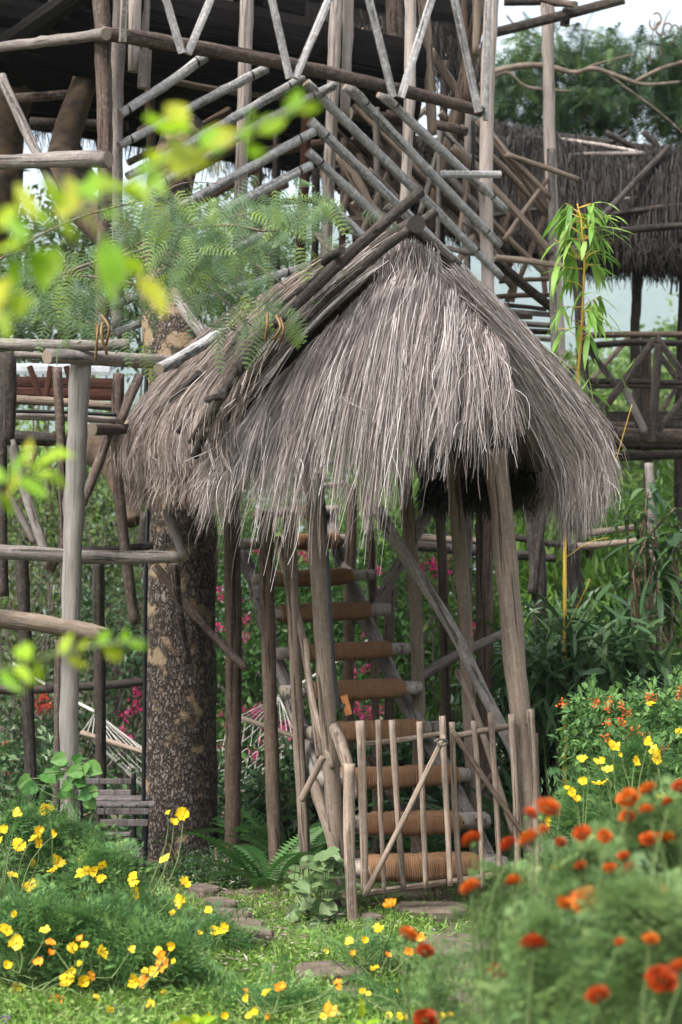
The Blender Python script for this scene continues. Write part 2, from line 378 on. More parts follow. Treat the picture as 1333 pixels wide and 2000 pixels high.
# chevron poles, left arms then right arms
for a, b_, w_ in (((400, 111), (236, 223), 22), ((520, 134), (233, 285), 20), ((592, 152), (250, 345), 20), ((652, 168), (270, 388), 20), ((613, 257), (225, 475), 20), ((608, 323), (212, 545), 19), ((600, 412), (205, 605), 20), ((600, 520), (222, 652), 19)):
    o_ = fl('lattice_pole', [a, b_], w_*.88, 'lich', -.02+.03*random.random(), rough=.08, bend=.012); ties(o_)
log(TH, 'lattice_pole', [(600, 535, 12.2), (435, 640, 11.4), (310, 720, 10.7)], 23, 'lich')
log(TH, 'lattice_pole', [(340, 580, 12.9), (425, 690, 12.6)], 24, 'grey')
for a, b_, w_ in (((598, 162), (979, 541), 20), ((606, 236), (990, 612), 21), ((602, 296), (805, 486), 20), ((638, 396), (738, 490), 24), ((676, 166), (977, 480), 21), ((742, 181), (988, 411), 21)):
    o_ = fl('lattice_pole', [a, b_], w_*.88, 'lich', -.02+.03*random.random(), rough=.08, bend=.012); ties(o_)
# rear poles to the right of the corner
for a, b_, w_, m, d in (((934, 233), (1078, 420), 18, 'tan', 15.5), ((898, 248), (1076, 427), 14, 'tan', 15.7), ((884, 287), (1077, 495), 17, 'tan', 15.4), ((878, 343), (1065, 535), 13, 'tan', 15.6), ((866, 375), (1000, 520), 12, 'brown', 15.9), ((968, 507), (1084, 606), 19, 'dark', 15.7), ((925, 470), (1000, 560), 12, 'tan', 15.8), ((690, 268), (770, 350), 12, 'brown', 15.6), ((703, 60), (760, 145), 18, 'brown', 16.2), ((688, 118), (740, 172), 12, 'brown', 15.7), ((840, 100), (896, 185), 18, 'tan', 16), ((808, 60), (850, 110), 16, 'brown', 16.2), ((806, 300), (830, 332), 10, 'brown', 15.4)):
    log(TH, 'brace', [(*a, d), (*b_, d+.2)], w_, m)
for a, b_, w_, m, d in (((852, 479), (950, 500), 11, 'grey', 15.5), ((968, 504), (1118, 523), 12, 'tan', 15.45), ((994, 304), (1133, 351), 11, 'tan', 15.5), ((975, 607), (1080, 615), 11, 'grey', 15.9), ((984, 596), (1068, 604), 9, 'dark', 16), ((990, 630), (1082, 636), 12, 'grey', 15.9), ((985, 645), (1078, 648), 12, 'dark', 16.1), ((1022, 661), (1084, 663), 11, 'grey', 15.9), ((980, 618), (1040, 620), 9, 'tan', 16), ((1040, 688), (1084, 696), 14, 'grey', 15.6), ((1076, 746), (1113, 742), 13, 'dark', 15.5), ((970, 580), (1080, 576), 10, 'brown', 16.3), ((975, 550), (1080, 545), 9, 'brown', 16.3)):
    log(TH, 'rail', [(*a, d), (*b_, d)], w_, m)
for a, b_ in (((1015, 372), (1072, 540)), ((1067, 418), (1015, 545)), ((1000, 410), (972, 475)), ((1008, 540), (990, 590)), ((1010, 545), (1000, 590)), ((1060, 520), (1066, 580))):
    board(TH, 'plank', [(*a, 16.6), (*b_, 16.6)], 11, 'brown')
for a, b_ in (((560, 230), (300, 372)), ((500, 330), (330, 430)), ((560, 360), (430, 430)), ((450, 215), (250, 318))):
    log(TH, 'rear_pole', [(*a, 15.4), (*b_, 15.1)], 14, 'brown', rough=.1)
for a, b_ in (((640, 200), (800, 360)), ((660, 300), (790, 430)), ((730, 250), (900, 420)), ((800, 230), (930, 365)), ((860, 220), (960, 320)), ((690, 395), (760, 470)), ((650, 250), (740, 345)), ((850, 400), (950, 500)), ((880, 440), (965, 530))):
    log(TH, 'rear_pole', [(*a, 15.9), (*b_, 16.1)], 14, 'brown', rough=.1)
for a, b_ in (((640, 330), (780, 322)), ((660, 372), (860, 366)), ((840, 300), (960, 312)), ((850, 440), (955, 446)), ((690, 470), (860, 462)), ((500, 395), (640, 388))):
    log(TH, 'rear_rail', [(*a, 16.3), (*b_, 16.3)], 13, 'dark', rough=.1)
for u in (548, 745, 702, 872, 956):
    log(TH, 'rear_post', [(u, 120, 16.6), (u-6, 600, 16.6)], 15, 'dark', rough=.1)
for a, b_, m in (((645, 215), (820, 395), 'grey'), ((690, 205), (860, 375), 'tan'), ((720, 330), (800, 412), 'grey'), ((800, 345), (905, 455), 'tan'), ((830, 215), (955, 345), 'grey'), ((865, 335), (960, 430), 'grey'), ((905, 430), (990, 520), 'grey'), ((700, 470), (760, 330), 'tan'), ((820, 420), (868, 250), 'grey'), ((895, 470), (925, 300), 'tan'), ((660, 440), (700, 320), 'tan'), ((520, 255), (380, 330), 'grey'), ((540, 305), (420, 372), 'grey'), ((350, 210), (270, 255), 'tan'), ((735, 210), (742, 460), 'grey'), ((860, 240), (855, 500), 'grey'), ((890, 520), (960, 410), 'tan'), ((985, 470), (1070, 350), 'tan'), ((990, 300), (1075, 385), 'tan')):
    log(TH, 'rear_pole', [(*a, 15.5), (*b_, 15.6)], random.uniform(9, 13), m, rough=.1)
# small pieces inside
log(TH, 'brace', [(664, 300, 15), (702, 360, 15), (722, 400, 15), (765, 455, 15)], 24, 'tan', rough=.1)
for a, b_, w_, m in (((700, 300), (720, 342), 11, 'tan'), ((733, 380), (750, 410), 14, 'brown'), ((667, 383), (703, 425), 9, 'tan'), ((676, 400), (692, 430), 8, 'brown'), ((700, 388), (705, 425), 9, 'brown'), ((617, 300), (632, 350), 8, 'tan'), ((740, 412), (795, 452), 9, 'grey')):
    board(TH, 'plank', [(*a, 15.6), (*b_, 15.6)], w_, m)
board(TH, 'seat_board', [(668, 438, 15.5), (742, 444, 15.7)], 34, 'brown', flat=1.)
log(TH, 'stick', [(616, 455, 13.6), (640, 486, 13.5), (670, 497, 13.5)], 8, 'bark')
log(TH, 'brace', [(3, 150, 13.4), (60, 265, 13.1), (115, 385, 12.9)], 19, 'grey', rough=.1)
log(TH, 'brace', [(120, 250, 15.2), (180, 370, 15.2)], 40, 'dark')
for u, v in ((535, 40), (556, 38), (596, 118)):
    log(TH, 'stick', [(u, v, 15.6), (u+10, v+16, 15.6)], 5, 'tan')
cable(TH, 'cable', [(924, 236, 15.4), (926, 300, 15.4), (920, 360, 15.4)], .016, plain('black_rubber', (.012, .012, .013), .5))
# roof edge at the top right
board(TH, 'rafter', [(950, 68, 15.6), (1100, 30, 15.4), (1220, -2, 15.2)], 19, 'dark', flat=.6)
board(TH, 'bracket', [(1108, 18, 15.5), (1103, 50, 15.5)], 19, 'dark', flat=.8)
log(TH, 'rafter', [(985, 4, 15.9), (1068, 4, 15.9)], 14, 'dark')
log(TH, 'rafter', [(1060, -4, 15.6), (1124, 10, 15.2)], 15, 'bark')
# floor boards, seen from below
ROOM = wood('sooty_room_board', (.005, .004, .0035), (.012, .0095, .008), .7)  # near-black base colour puts the room's deep shade into the boards
A = P(200, 66, 13.05); Bv = P(930, 215, 14.85); fd = (Bv-A); fd.z = 0; flen = fd.length; fd.normalize(); fb = Vector((-fd.y, fd.x, 0))
ZF = 6.16
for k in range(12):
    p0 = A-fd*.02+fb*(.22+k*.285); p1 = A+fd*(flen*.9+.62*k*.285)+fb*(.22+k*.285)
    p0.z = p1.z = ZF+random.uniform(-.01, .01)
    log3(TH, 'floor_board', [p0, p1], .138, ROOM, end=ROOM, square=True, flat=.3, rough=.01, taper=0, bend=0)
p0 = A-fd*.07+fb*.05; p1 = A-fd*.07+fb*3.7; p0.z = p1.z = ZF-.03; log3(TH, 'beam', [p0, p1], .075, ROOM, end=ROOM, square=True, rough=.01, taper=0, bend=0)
# back wall and roof boards of the upper room
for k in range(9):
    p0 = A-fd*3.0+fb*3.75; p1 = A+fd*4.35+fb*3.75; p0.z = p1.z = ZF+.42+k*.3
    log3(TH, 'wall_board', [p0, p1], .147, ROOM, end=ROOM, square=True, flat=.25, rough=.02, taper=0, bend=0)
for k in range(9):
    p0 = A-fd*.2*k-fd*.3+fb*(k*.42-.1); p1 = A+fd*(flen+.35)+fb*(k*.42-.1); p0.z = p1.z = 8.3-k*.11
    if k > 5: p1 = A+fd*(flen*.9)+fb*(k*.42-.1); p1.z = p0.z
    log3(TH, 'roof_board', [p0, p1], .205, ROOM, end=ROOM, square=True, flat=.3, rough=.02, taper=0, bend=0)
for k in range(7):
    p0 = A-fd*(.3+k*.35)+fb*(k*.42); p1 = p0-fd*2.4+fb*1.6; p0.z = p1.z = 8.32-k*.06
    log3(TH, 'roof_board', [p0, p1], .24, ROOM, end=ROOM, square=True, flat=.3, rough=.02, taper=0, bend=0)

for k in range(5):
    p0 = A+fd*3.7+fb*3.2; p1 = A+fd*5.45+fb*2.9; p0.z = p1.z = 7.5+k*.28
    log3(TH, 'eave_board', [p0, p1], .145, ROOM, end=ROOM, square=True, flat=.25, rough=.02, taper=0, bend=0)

# ---------------------------------------------------------------- thatch strands
def ribbons(paths, width, rr, jitter=.2):
    """paths (n, k, 3) -> ribbon mesh arrays."""
    n, k, _ = paths.shape
    T = unit(np.gradient(paths, axis=1)); a = unit(rr.normal(size=(n, 1, 3))+np.array([0, 0, 0.]))
    S = unit(np.cross(T, np.repeat(a, k, 1)))
    wv = width*rr.uniform(.6, 1.3, (n, 1, 1))*np.linspace(1, .45, k)[None, :, None]
    V = np.stack([paths-S*wv/2, paths+S*wv/2], 2).reshape(n, k*2, 3)
    q = np.array([[2*i, 2*i+1, 2*i+3, 2*i+2] for i in range(k-1)])
    F = q[None]+(np.arange(n)*k*2)[:, None, None]
    return V.reshape(-1, 3), F.reshape(-1, 4), np.repeat(rr.random(n), k*2)
def wiggle(paths, amp, rr):
    n, k, _ = paths.shape; t = np.linspace(0, 1, k)[None, :, None]
    o = rr.normal(size=(n, 1, 3))*amp*t+rr.normal(size=(n, 1, 3))*amp*.5*np.sin(t*rr.uniform(2, 7, (n, 1, 1))+rr.uniform(0, 6, (n, 1, 1)))
    return paths+o
STRAW = strawmat('straw', [(0.0486, 0.03672, 0.0324), (0.1188, 0.09504, 0.08424), (0.2808, 0.2376, 0.2214), (0.1728, 0.1426, 0.1296), (0.3564, 0.3132, 0.297), (0.2484, 0.2106, 0.1944), (0.432, 0.3888, 0.3726), (0.54, 0.4968, 0.4698)])
STRAWB = strawmat('brown_straw', [(.05, .037, .03), (.125, .096, .078), (.24, .195, .168), (.18, .142, .12), (.32, .275, .245), (.27, .215, .18)])
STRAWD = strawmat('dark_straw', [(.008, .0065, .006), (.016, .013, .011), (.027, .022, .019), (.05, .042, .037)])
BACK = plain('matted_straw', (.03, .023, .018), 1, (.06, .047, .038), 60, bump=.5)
def fringe(name, parent, pts, length, n, width, mat, rr, spread=.12):
    pts = np.array([tuple(p) for p in pts]); q = rr.random(n)*(len(pts)-1); j = np.minimum(q.astype(int), len(pts)-2); f = (q-j)[:, None]
    b0 = pts[j]*(1-f)+pts[j+1]*f+rr.normal(size=(n, 3))*spread*np.array([.3, .8, .25])
    t = np.linspace(0, 1, 5)[None, :, None]; ln = length*rr.uniform(.5, 1.15, (n, 1, 1))
    d0 = np.concatenate([rr.normal(size=(n, 1, 2))*.16, np.full((n, 1, 1), -1.)], 2)
    V, F, r = ribbons(wiggle(b0[:, None]+d0*t*ln, .03, rr), width, rr)
    return tag(obj(name, mesh_np(name, V, F, r, (mat,)), parent), kind='stuff')
r1 = np.random.default_rng(3)
p0 = A-fd*3.0+fb*3.6; p1 = A+fd*4.3+fb*3.6; p0.z = p1.z = ZF+.36
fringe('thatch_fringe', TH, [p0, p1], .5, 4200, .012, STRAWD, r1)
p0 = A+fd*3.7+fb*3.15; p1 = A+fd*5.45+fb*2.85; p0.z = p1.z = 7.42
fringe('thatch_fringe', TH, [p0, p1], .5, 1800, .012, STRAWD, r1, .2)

def thatch_panel(parent, top, bot, n, width, mat, rr):
    """a flat panel of hanging straw between two rows of points, with a matted board behind."""
    top = np.array([tuple(P(*p)) for p in top]); bot = np.array([tuple(P(*p)) for p in bot]); m = len(top)-1
    q = rr.uniform(0, m-1e-6, n); j = q.astype(int); f = (q-j)[:, None]; a = top[j]*(1-f)+top[j+1]*f; b_ = bot[j]*(1-f)+bot[j+1]*f
    s0 = rr.uniform(0, .7, n); s1 = np.minimum(s0+rr.uniform(.25, .5, n), 1.08); Pp = []
    for i in range(5):
        s = (s0+(s1-s0)*i/4)[:, None]; p = a*(1-s)+b_*s; p[:, 1] -= rr.uniform(0, .08); Pp.append(p)
    V, F, r = ribbons(wiggle(np.stack(Pp, 1), .03, rr), width, rr); tag(obj('thatch', mesh_np('thatch', V, F, r, (mat,)), parent), kind='stuff')
    V = np.concatenate([top+np.array([0, .03, 0]), bot+np.array([0, .03, 0]), top+np.array([0, .15, 0]), bot+np.array([0, .15, 0])]); k = m+1; F = []
    for i in range(m): F += [(i, i+1, k+i+1, k+i), (2*k+i, 3*k+i, 3*k+i+1, 2*k+i+1), (k+i, k+i+1, 3*k+i+1, 3*k+i), (i, 2*k+i, 2*k+i+1, i+1)]
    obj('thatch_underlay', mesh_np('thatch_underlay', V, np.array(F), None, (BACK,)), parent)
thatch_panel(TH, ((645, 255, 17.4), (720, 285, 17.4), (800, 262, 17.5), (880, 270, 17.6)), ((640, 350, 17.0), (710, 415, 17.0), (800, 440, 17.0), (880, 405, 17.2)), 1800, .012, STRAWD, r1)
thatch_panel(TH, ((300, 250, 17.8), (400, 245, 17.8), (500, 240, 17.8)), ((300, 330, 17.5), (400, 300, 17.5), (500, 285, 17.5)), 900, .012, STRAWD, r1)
# ================================================================ STAIR SHELTER (front thatched hut)
HUT = thing('stair_shelter', 'thatched stair shelter with shaggy straw roof on slanting poles in the centre', 'thatched shelter', (.2, 10.6, 0))
RF = P(800, 468, 9.9); RB = P(556, 588, 12.5)
rd = RB-RF; rlen = rd.length; rdn = Vector((rd.x, rd.y, 0)).normalized(); lf = Vector((-rdn.y, rdn.x, 0)); lf = lf if lf.x < 0 else -lf
SP, DROP = 1.05, 1.38
# roof profile (0 ridge .. 1 eave): distance out, height down - slightly domed, drooping at the eave
PR = np.array([[0, 0], [.21, .19], [.43, .42], [.65, .67], [.83, .89], [.95, 1.08], [1.0, 1.25], [1.01, 1.38]])
PS = np.linspace(0, 1, len(PR))
def roofpt(t, s, side, off=0.):
    """t along the ridge, s down the slope; arrays."""
    o = np.interp(s, PS, PR[:, 0])*SP+off*.7; dn = np.interp(s, PS, PR[:, 1])*DROP*.70-off*.7
    base = np.array(RF)[None]+np.array(rd)[None]*np.asarray(t)[:, None]
    sidev = np.array(lf if side < 0 else -lf)[None]
    r_ = base+sidev*o[:, None]; r_[:, 2] -= dn; return r_
def slope_paths(n, side, rr, t0, t1, s0max=.75, k=8, thick=.09, slen=(.35, .6), smax=1.0, skew=.05):
    t = rr.uniform(t0, t1, n); s0 = rr.uniform(0, s0max, n); s1 = np.minimum(s0+rr.uniform(*slen, n), smax*rr.uniform(.86, 1.0, n))
    off = rr.uniform(-.01, thick, n); paths = []
    dt = rr.normal(size=n)*skew
    for i in range(k):
        f = i/(k-1); paths.append(roofpt(t+dt*f, s0+(s1-s0)*f, side, off+.03*math.sin(f*3)))
    return wiggle(np.stack(paths, 1), .028, rr)
def straw_obj(name, parent, paths, width, mat, rr):
    tone = None
    if isinstance(paths, tuple): paths, tone = paths
    V, F, r = ribbons(paths, width, rr)
    if tone is not None: r = np.repeat(tone, paths.shape[1]*2)
    return tag(obj(name, mesh_np(name, V, F, r, (mat,)), parent), kind='stuff')
r2 = np.random.default_rng(8)
straw_obj('thatch', HUT, slope_paths(4500, 1, r2, .04, 1.04, skew=.09), .004, STRAW, r2)
# matted underlay of both slopes
def sheet(name, parent, side, t0, t1, smax, off, mat, nt_=10, ns=10):
    V = []
    for layer in (off, off-.07):
        for i in range(nt_):
            s = np.linspace(0, smax, ns); V.append(roofpt(np.full(ns, t0+(t1-t0)*i/(nt_-1)), s, side, layer))
    V = np.concatenate(V); m = nt_*ns; F = []
    for l in (0, m):
        for i in range(nt_-1):
            for j in range(ns-1): F.append((l+i*ns+j, l+i*ns+j+1, l+(i+1)*ns+j+1, l+(i+1)*ns+j))
    for i in range(nt_-1):
        for j in (0, ns-1): F.append((i*ns+j, (i+1)*ns+j, m+(i+1)*ns+j, m+i*ns+j))
    for j in range(ns-1):
        for i in (0, nt_-1): F.append((i*ns+j, i*ns+j+1, m+i*ns+j+1, m+i*ns+j))
    return obj(name, mesh_np(name, V, np.array(F), None, (mat,), smooth=True), parent)
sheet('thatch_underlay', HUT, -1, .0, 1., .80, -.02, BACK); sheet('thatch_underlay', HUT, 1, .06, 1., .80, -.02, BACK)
# front curtain of straw
TOP = np.concatenate([roofpt(np.full(5, -.02), np.array([.66, .50, .34, .18, .06]), -1, -.05), roofpt(np.full(4, -.02), np.array([.05, .13, .22, .32]), 1, -.04)])
HEM = np.array([tuple(P(*p)) for p in ((372, 985, 9.62), (430, 1000, 9.55), (510, 995, 9.5), (590, 985, 9.4), (680, 965, 9.38), (750, 985, 9.38), (810, 905, 9.4), (880, 872, 9.45), (992, 885, 9.55))])
def hemtop(q):
    q = np.clip(q, 0, 7.999); j = q.astype(int); f = (q-j)[:, None]; return TOP[j]*(1-f)+TOP[j+1]*f, HEM[j]*(1-f)+HEM[j+1]*f
def curtain(nt_, per, rr, s0r, s1r, off, k=10, amp=.016, clump=.12):
    """straw in tufts: each tuft has its own lean, length, depth and shade."""
    n = nt_*per; rep = lambda a: np.repeat(a, per, 0)
    tq = rr.uniform(.12, 8.1, nt_); q0 = rep(tq)+rr.normal(size=n)*clump; q1 = rep(tq+rr.normal(size=nt_)*.16)+rr.normal(size=n)*clump*.8
    a, _ = hemtop(q0); _, h = hemtop(q1)
    short = .16*np.exp(-((rep(tq)-3.45)/.28)**2)+.05*np.exp(-((rep(tq)-5.4)/.2)**2)
    h = h+np.array([0, 0, 1.])[None]*(rep(rr.normal(size=nt_))*.05+rr.normal(size=n)*.04)[:, None]
    c = a*.35+h*.65; c[:, 2] = a[:, 2]-(a[:, 2]-h[:, 2])*.38; c[:, 0] = a[:, 0]*.42+h[:, 0]*.58; c[:, 1] -= .10
    ts = rr.uniform(*s0r, nt_); s0 = np.clip(rep(ts)+rr.normal(size=n)*.06, 0, .9); s1 = np.clip(rep(np.minimum(ts+rr.uniform(.35, .8, nt_), rr.uniform(*s1r, nt_)))+rr.normal(size=n)*.05, s0+.12, 1.2)-short*(.3+s0)
    o = rep(rr.uniform(-.03, off, nt_))+rr.uniform(0, .03, n); ph = rep(rr.uniform(0, 6.3, nt_)); am = rep(rr.normal(size=nt_))*.03; P_ = []
    for i in range(k):
        u_ = i/(k-1); s = (s0+(s1-s0)*u_)[:, None]; p = a*(1-s)**2+2*c*s*(1-s)+h*s*s
        p[:, 1] -= o*np.sqrt(np.maximum(s[:, 0], 0)); p[:, 0] += am*np.sin(s[:, 0]*4+ph)*u_; P_.append(p)
    return wiggle(np.stack(P_, 1), amp, rr), np.clip(rep(rr.random(nt_))*.6+rr.random(n)*.4, 0, .999)
def slope_tufts(nt_, per, side, rr, t0, t1, thick=.1, k=8, amp=.018, clump=.03):
    n = nt_*per; rep = lambda a: np.repeat(a, per, 0)
    tt = rep(rr.uniform(t0, t1, nt_)); ta = tt+rr.normal(size=n)*clump; tb = tt+rep(rr.normal(size=nt_))*.07+rr.normal(size=n)*clump*.8
    ts = rr.uniform(.06, .75, nt_); s0 = np.clip(rep(ts)+rr.normal(size=n)*.03, .05, .85); s1 = np.clip(rep(np.minimum(ts+rr.uniform(.3, .6, nt_), rr.uniform(.86, 1., nt_)))+rr.normal(size=n)*.04, s0+.1, 1.0)
    off = rep(rr.uniform(-.01, thick, nt_))+rr.uniform(0, .03, n); Pp = []
    for i in range(k):
        f = i/(k-1); Pp.append(roofpt(ta+(tb-ta)*f, s0+(s1-s0)*f, side, off+.03*math.sin(f*3)))
    return wiggle(np.stack(Pp, 1), amp, rr), np.clip(rep(rr.random(nt_))*.6+rr.random(n)*.4, 0, .999)
straw_obj('thatch', HUT, curtain(400, 30, r2, (0, .45), (.6, 1.05), .19, clump=.095), .0042, STRAW, r2)
straw_obj('thatch', HUT, curtain(130, 14, r2, (.2, .6), (.9, 1.12), .2, amp=.03, clump=.09), .0036, STRAW, r2)
straw_obj('thatch', HUT, curtain(150, 5, r2, (.1, .7), (.9, 1.18), .2, amp=.06, clump=.3), .0036, STRAW, r2)
straw_obj('thatch', HUT, slope_tufts(310, 24, -1, r2, -.05, 1.03, thick=.15, clump=.024), .0042, STRAWB, r2)
straw_obj('thatch', HUT, slope_tufts(120, 22, -1, r2, -.05, .7, thick=.11), .0040, STRAW, r2)
straw_obj('thatch', HUT, slope_tufts(90, 5, -1, r2, -.05, 1., thick=.14, amp=.06, clump=.1), .0036, STRAW, r2)
fringe('thatch', HUT, [RF+Vector((-.16, -.10, -.11)), RF+Vector((-.02, -.13, -.03)), RF+Vector((.14, -.10, -.10))], .34, 700, .0042, STRAW, r2, .04)
# underlay of the curtain
V = []; F = []; qs = np.linspace(0, 8, 34); sl = np.linspace(0, 1, 9)
for l in (0.03, .09):
    for q in qs:
        j = min(int(q), 7); f = q-j; a = TOP[j]*(1-f)+TOP[j+1]*f; h = HEM[j]*(1-f)+HEM[j+1]*f
        c = a*.35+h*.65; c[2] = a[2]-(a[2]-h[2])*.38; c[0] = a[0]*.42+h[0]*.58; c[1] -= .10
        lim = .66+.07*math.sin(q*7)+.05*math.sin(q*17)
        for s in sl*lim: p = a*(1-s)**2+2*c*s*(1-s)+h*s*s; p[1] += l; V.append(p)
m_ = 34*9
for l in (0, m_):
    for i in range(33):
        for j in range(8): F.append((l+i*9+j, l+i*9+j+1, l+(i+1)*9+j+1, l+(i+1)*9+j))
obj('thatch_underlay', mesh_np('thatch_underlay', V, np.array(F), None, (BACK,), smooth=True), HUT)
# right verge: a thick edge of straw flowing down the right slope
def verge(n, rr, k=9):
    s0 = rr.uniform(.12, .8, n); ln = rr.uniform(.25, .55, n); s1 = np.minimum(s0+ln, rr.uniform(.93, 1., n)); depth = rr.uniform(0, 1, n)**1.2
    t = -.03+rr.normal(size=n)*.02+depth*.03; Pp = []
    for i in range(k):
        f = i/(k-1); s = s0+(s1-s0)*f; p = roofpt(t, s, 1, .05-.22*depth)
        p[:, 2] -= .10*f*f*depth+.07*f**3; Pp.append(p)
    Pp = np.stack(Pp, 1); tf = np.round(s0*14+t*30); Pp += (np.sin(tf*12.9898)*.03)[:, None, None]*np.linspace(0, 1, k)[None, :, None]**1.5*np.array([1, .3, .6])[None, None]; return wiggle(Pp, .045, rr)
straw_obj('thatch', HUT, verge(6500, r2), .0034, STRAW, r2)
e0, e1 = [Vector(roofpt(np.array([t_]), np.array([.88]), 1, .0)[0]) for t_ in (-.02, .3)]
fringe('thatch', HUT, [e0, e1], .22, 1300, .0036, STRAW, r2, .06)
e0, e1 = [Vector(roofpt(np.array([t_]), np.array([.80]), 1, -.05)[0]) for t_ in (.25, 1.0)]
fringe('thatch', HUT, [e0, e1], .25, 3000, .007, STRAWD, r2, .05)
e0, e1 = [Vector(roofpt(np.array([t_]), np.array([.86]), -1, .0)[0]) for t_ in (-.02, 1.02)]
fringe('thatch', HUT, [e0, e1], .20, 2200, .004, STRAWB, r2, .06)
# ridge pole and the poles lying on the thatch
log3(HUT, 'ridge_pole', [RF+Vector((.03, -.24, .03)), RB+Vector((0, .1, 0))], .046, 'dark', end=ENDD, rough=.08)
GT_, GS_ = np.meshgrid(np.linspace(-.15, 1.1, 126), np.linspace(-.12, 1., 141)); GT_ = GT_.ravel(); GS_ = GS_.ravel()
def roofpt_x(t, s, side, off):
    p = roofpt(t, np.maximum(s, 0), side, off); e = np.minimum(s, 0)[:, None]*SP*1.1
    return p+np.array(lf if side < 0 else -lf)[None]*e+np.array([0, 0, -.75])*e
GRID = {sd: roofpt_x(GT_, GS_, sd, .19) for sd in (-1, 1)}
def onroof(u, v, side=-1):
    """point resting on the straw of one slope, at the column and row where the pole is seen."""
    g = GRID[side]; pu = U0+g[:, 0]*K/g[:, 1]; pv_ = H-(g[:, 2]-CH)*K/g[:, 1]; return Vector(g[int(np.argmin((pu-u)**2+(pv_-v)**2))])
for pts, w_ in ((((842, 420), (720, 492), (580, 576)), 15), (((772, 446), (660, 545), (557, 648)), 15), (((505, 706), (440, 780), (376, 864)), 16), (((866, 436), (809, 481), (708, 561), (590, 670)), 18), (((540, 722), (470, 800), (383, 900)), 17), (((470, 655), (433, 715), (350, 846)), 16), (((390, 730), (307, 812)), 14), (((700, 520), (590, 610), (480, 690)), 12), (((760, 455), (660, 510), (545, 600)), 12)):
    log3(HUT, 'thatch_pole', [onroof(*p) for p in pts], w_/2*10.2/K, 'dark', end=ENDD, rough=.1)
log3(HUT, 'thatch_pole', [Vector(roofpt_x(np.array([-.075]), np.array([q_]), -1, o_)[0]) for q_, o_ in ((-.1, .05), (.1, .07), (.35, .09), (.6, .09), (.78, .08))], .024, 'dark', end=ENDD, rough=.1)
pq = onroof(690, 562); log3(HUT, 'thatch_pole', [pq+Vector((-.05, .16, .05)), pq+Vector((.04, -.14, .05))], .021, 'dark', end=ENDD)
pq = onroof(450, 803); log3(HUT, 'thatch_pole', [pq+Vector((-.05, .14, .05)), pq+Vector((.04, -.12, .04))], .019, 'dark', end=ENDD)
log3(HUT, 'thatch_pole', [onroof(u, v, 1)+Vector((0, -.05, .03)) for u, v in ((800, 450), (845, 492), (898, 532))], .022, 'dark', end=ENDD)
log3(HUT, 'thatch_pole', [onroof(u, v, 1)+Vector((0, -.03, .03)) for u, v in ((755, 415), (860, 512), (975, 606), (1092, 730), (1198, 855))], .024, 'dark', end=ENDD, rough=.1)
log(HUT, 'thatch_pole', [(980, 605, 10.3), (1080, 700, 10.4), (1105, 742, 10.4)], 13, 'dark')
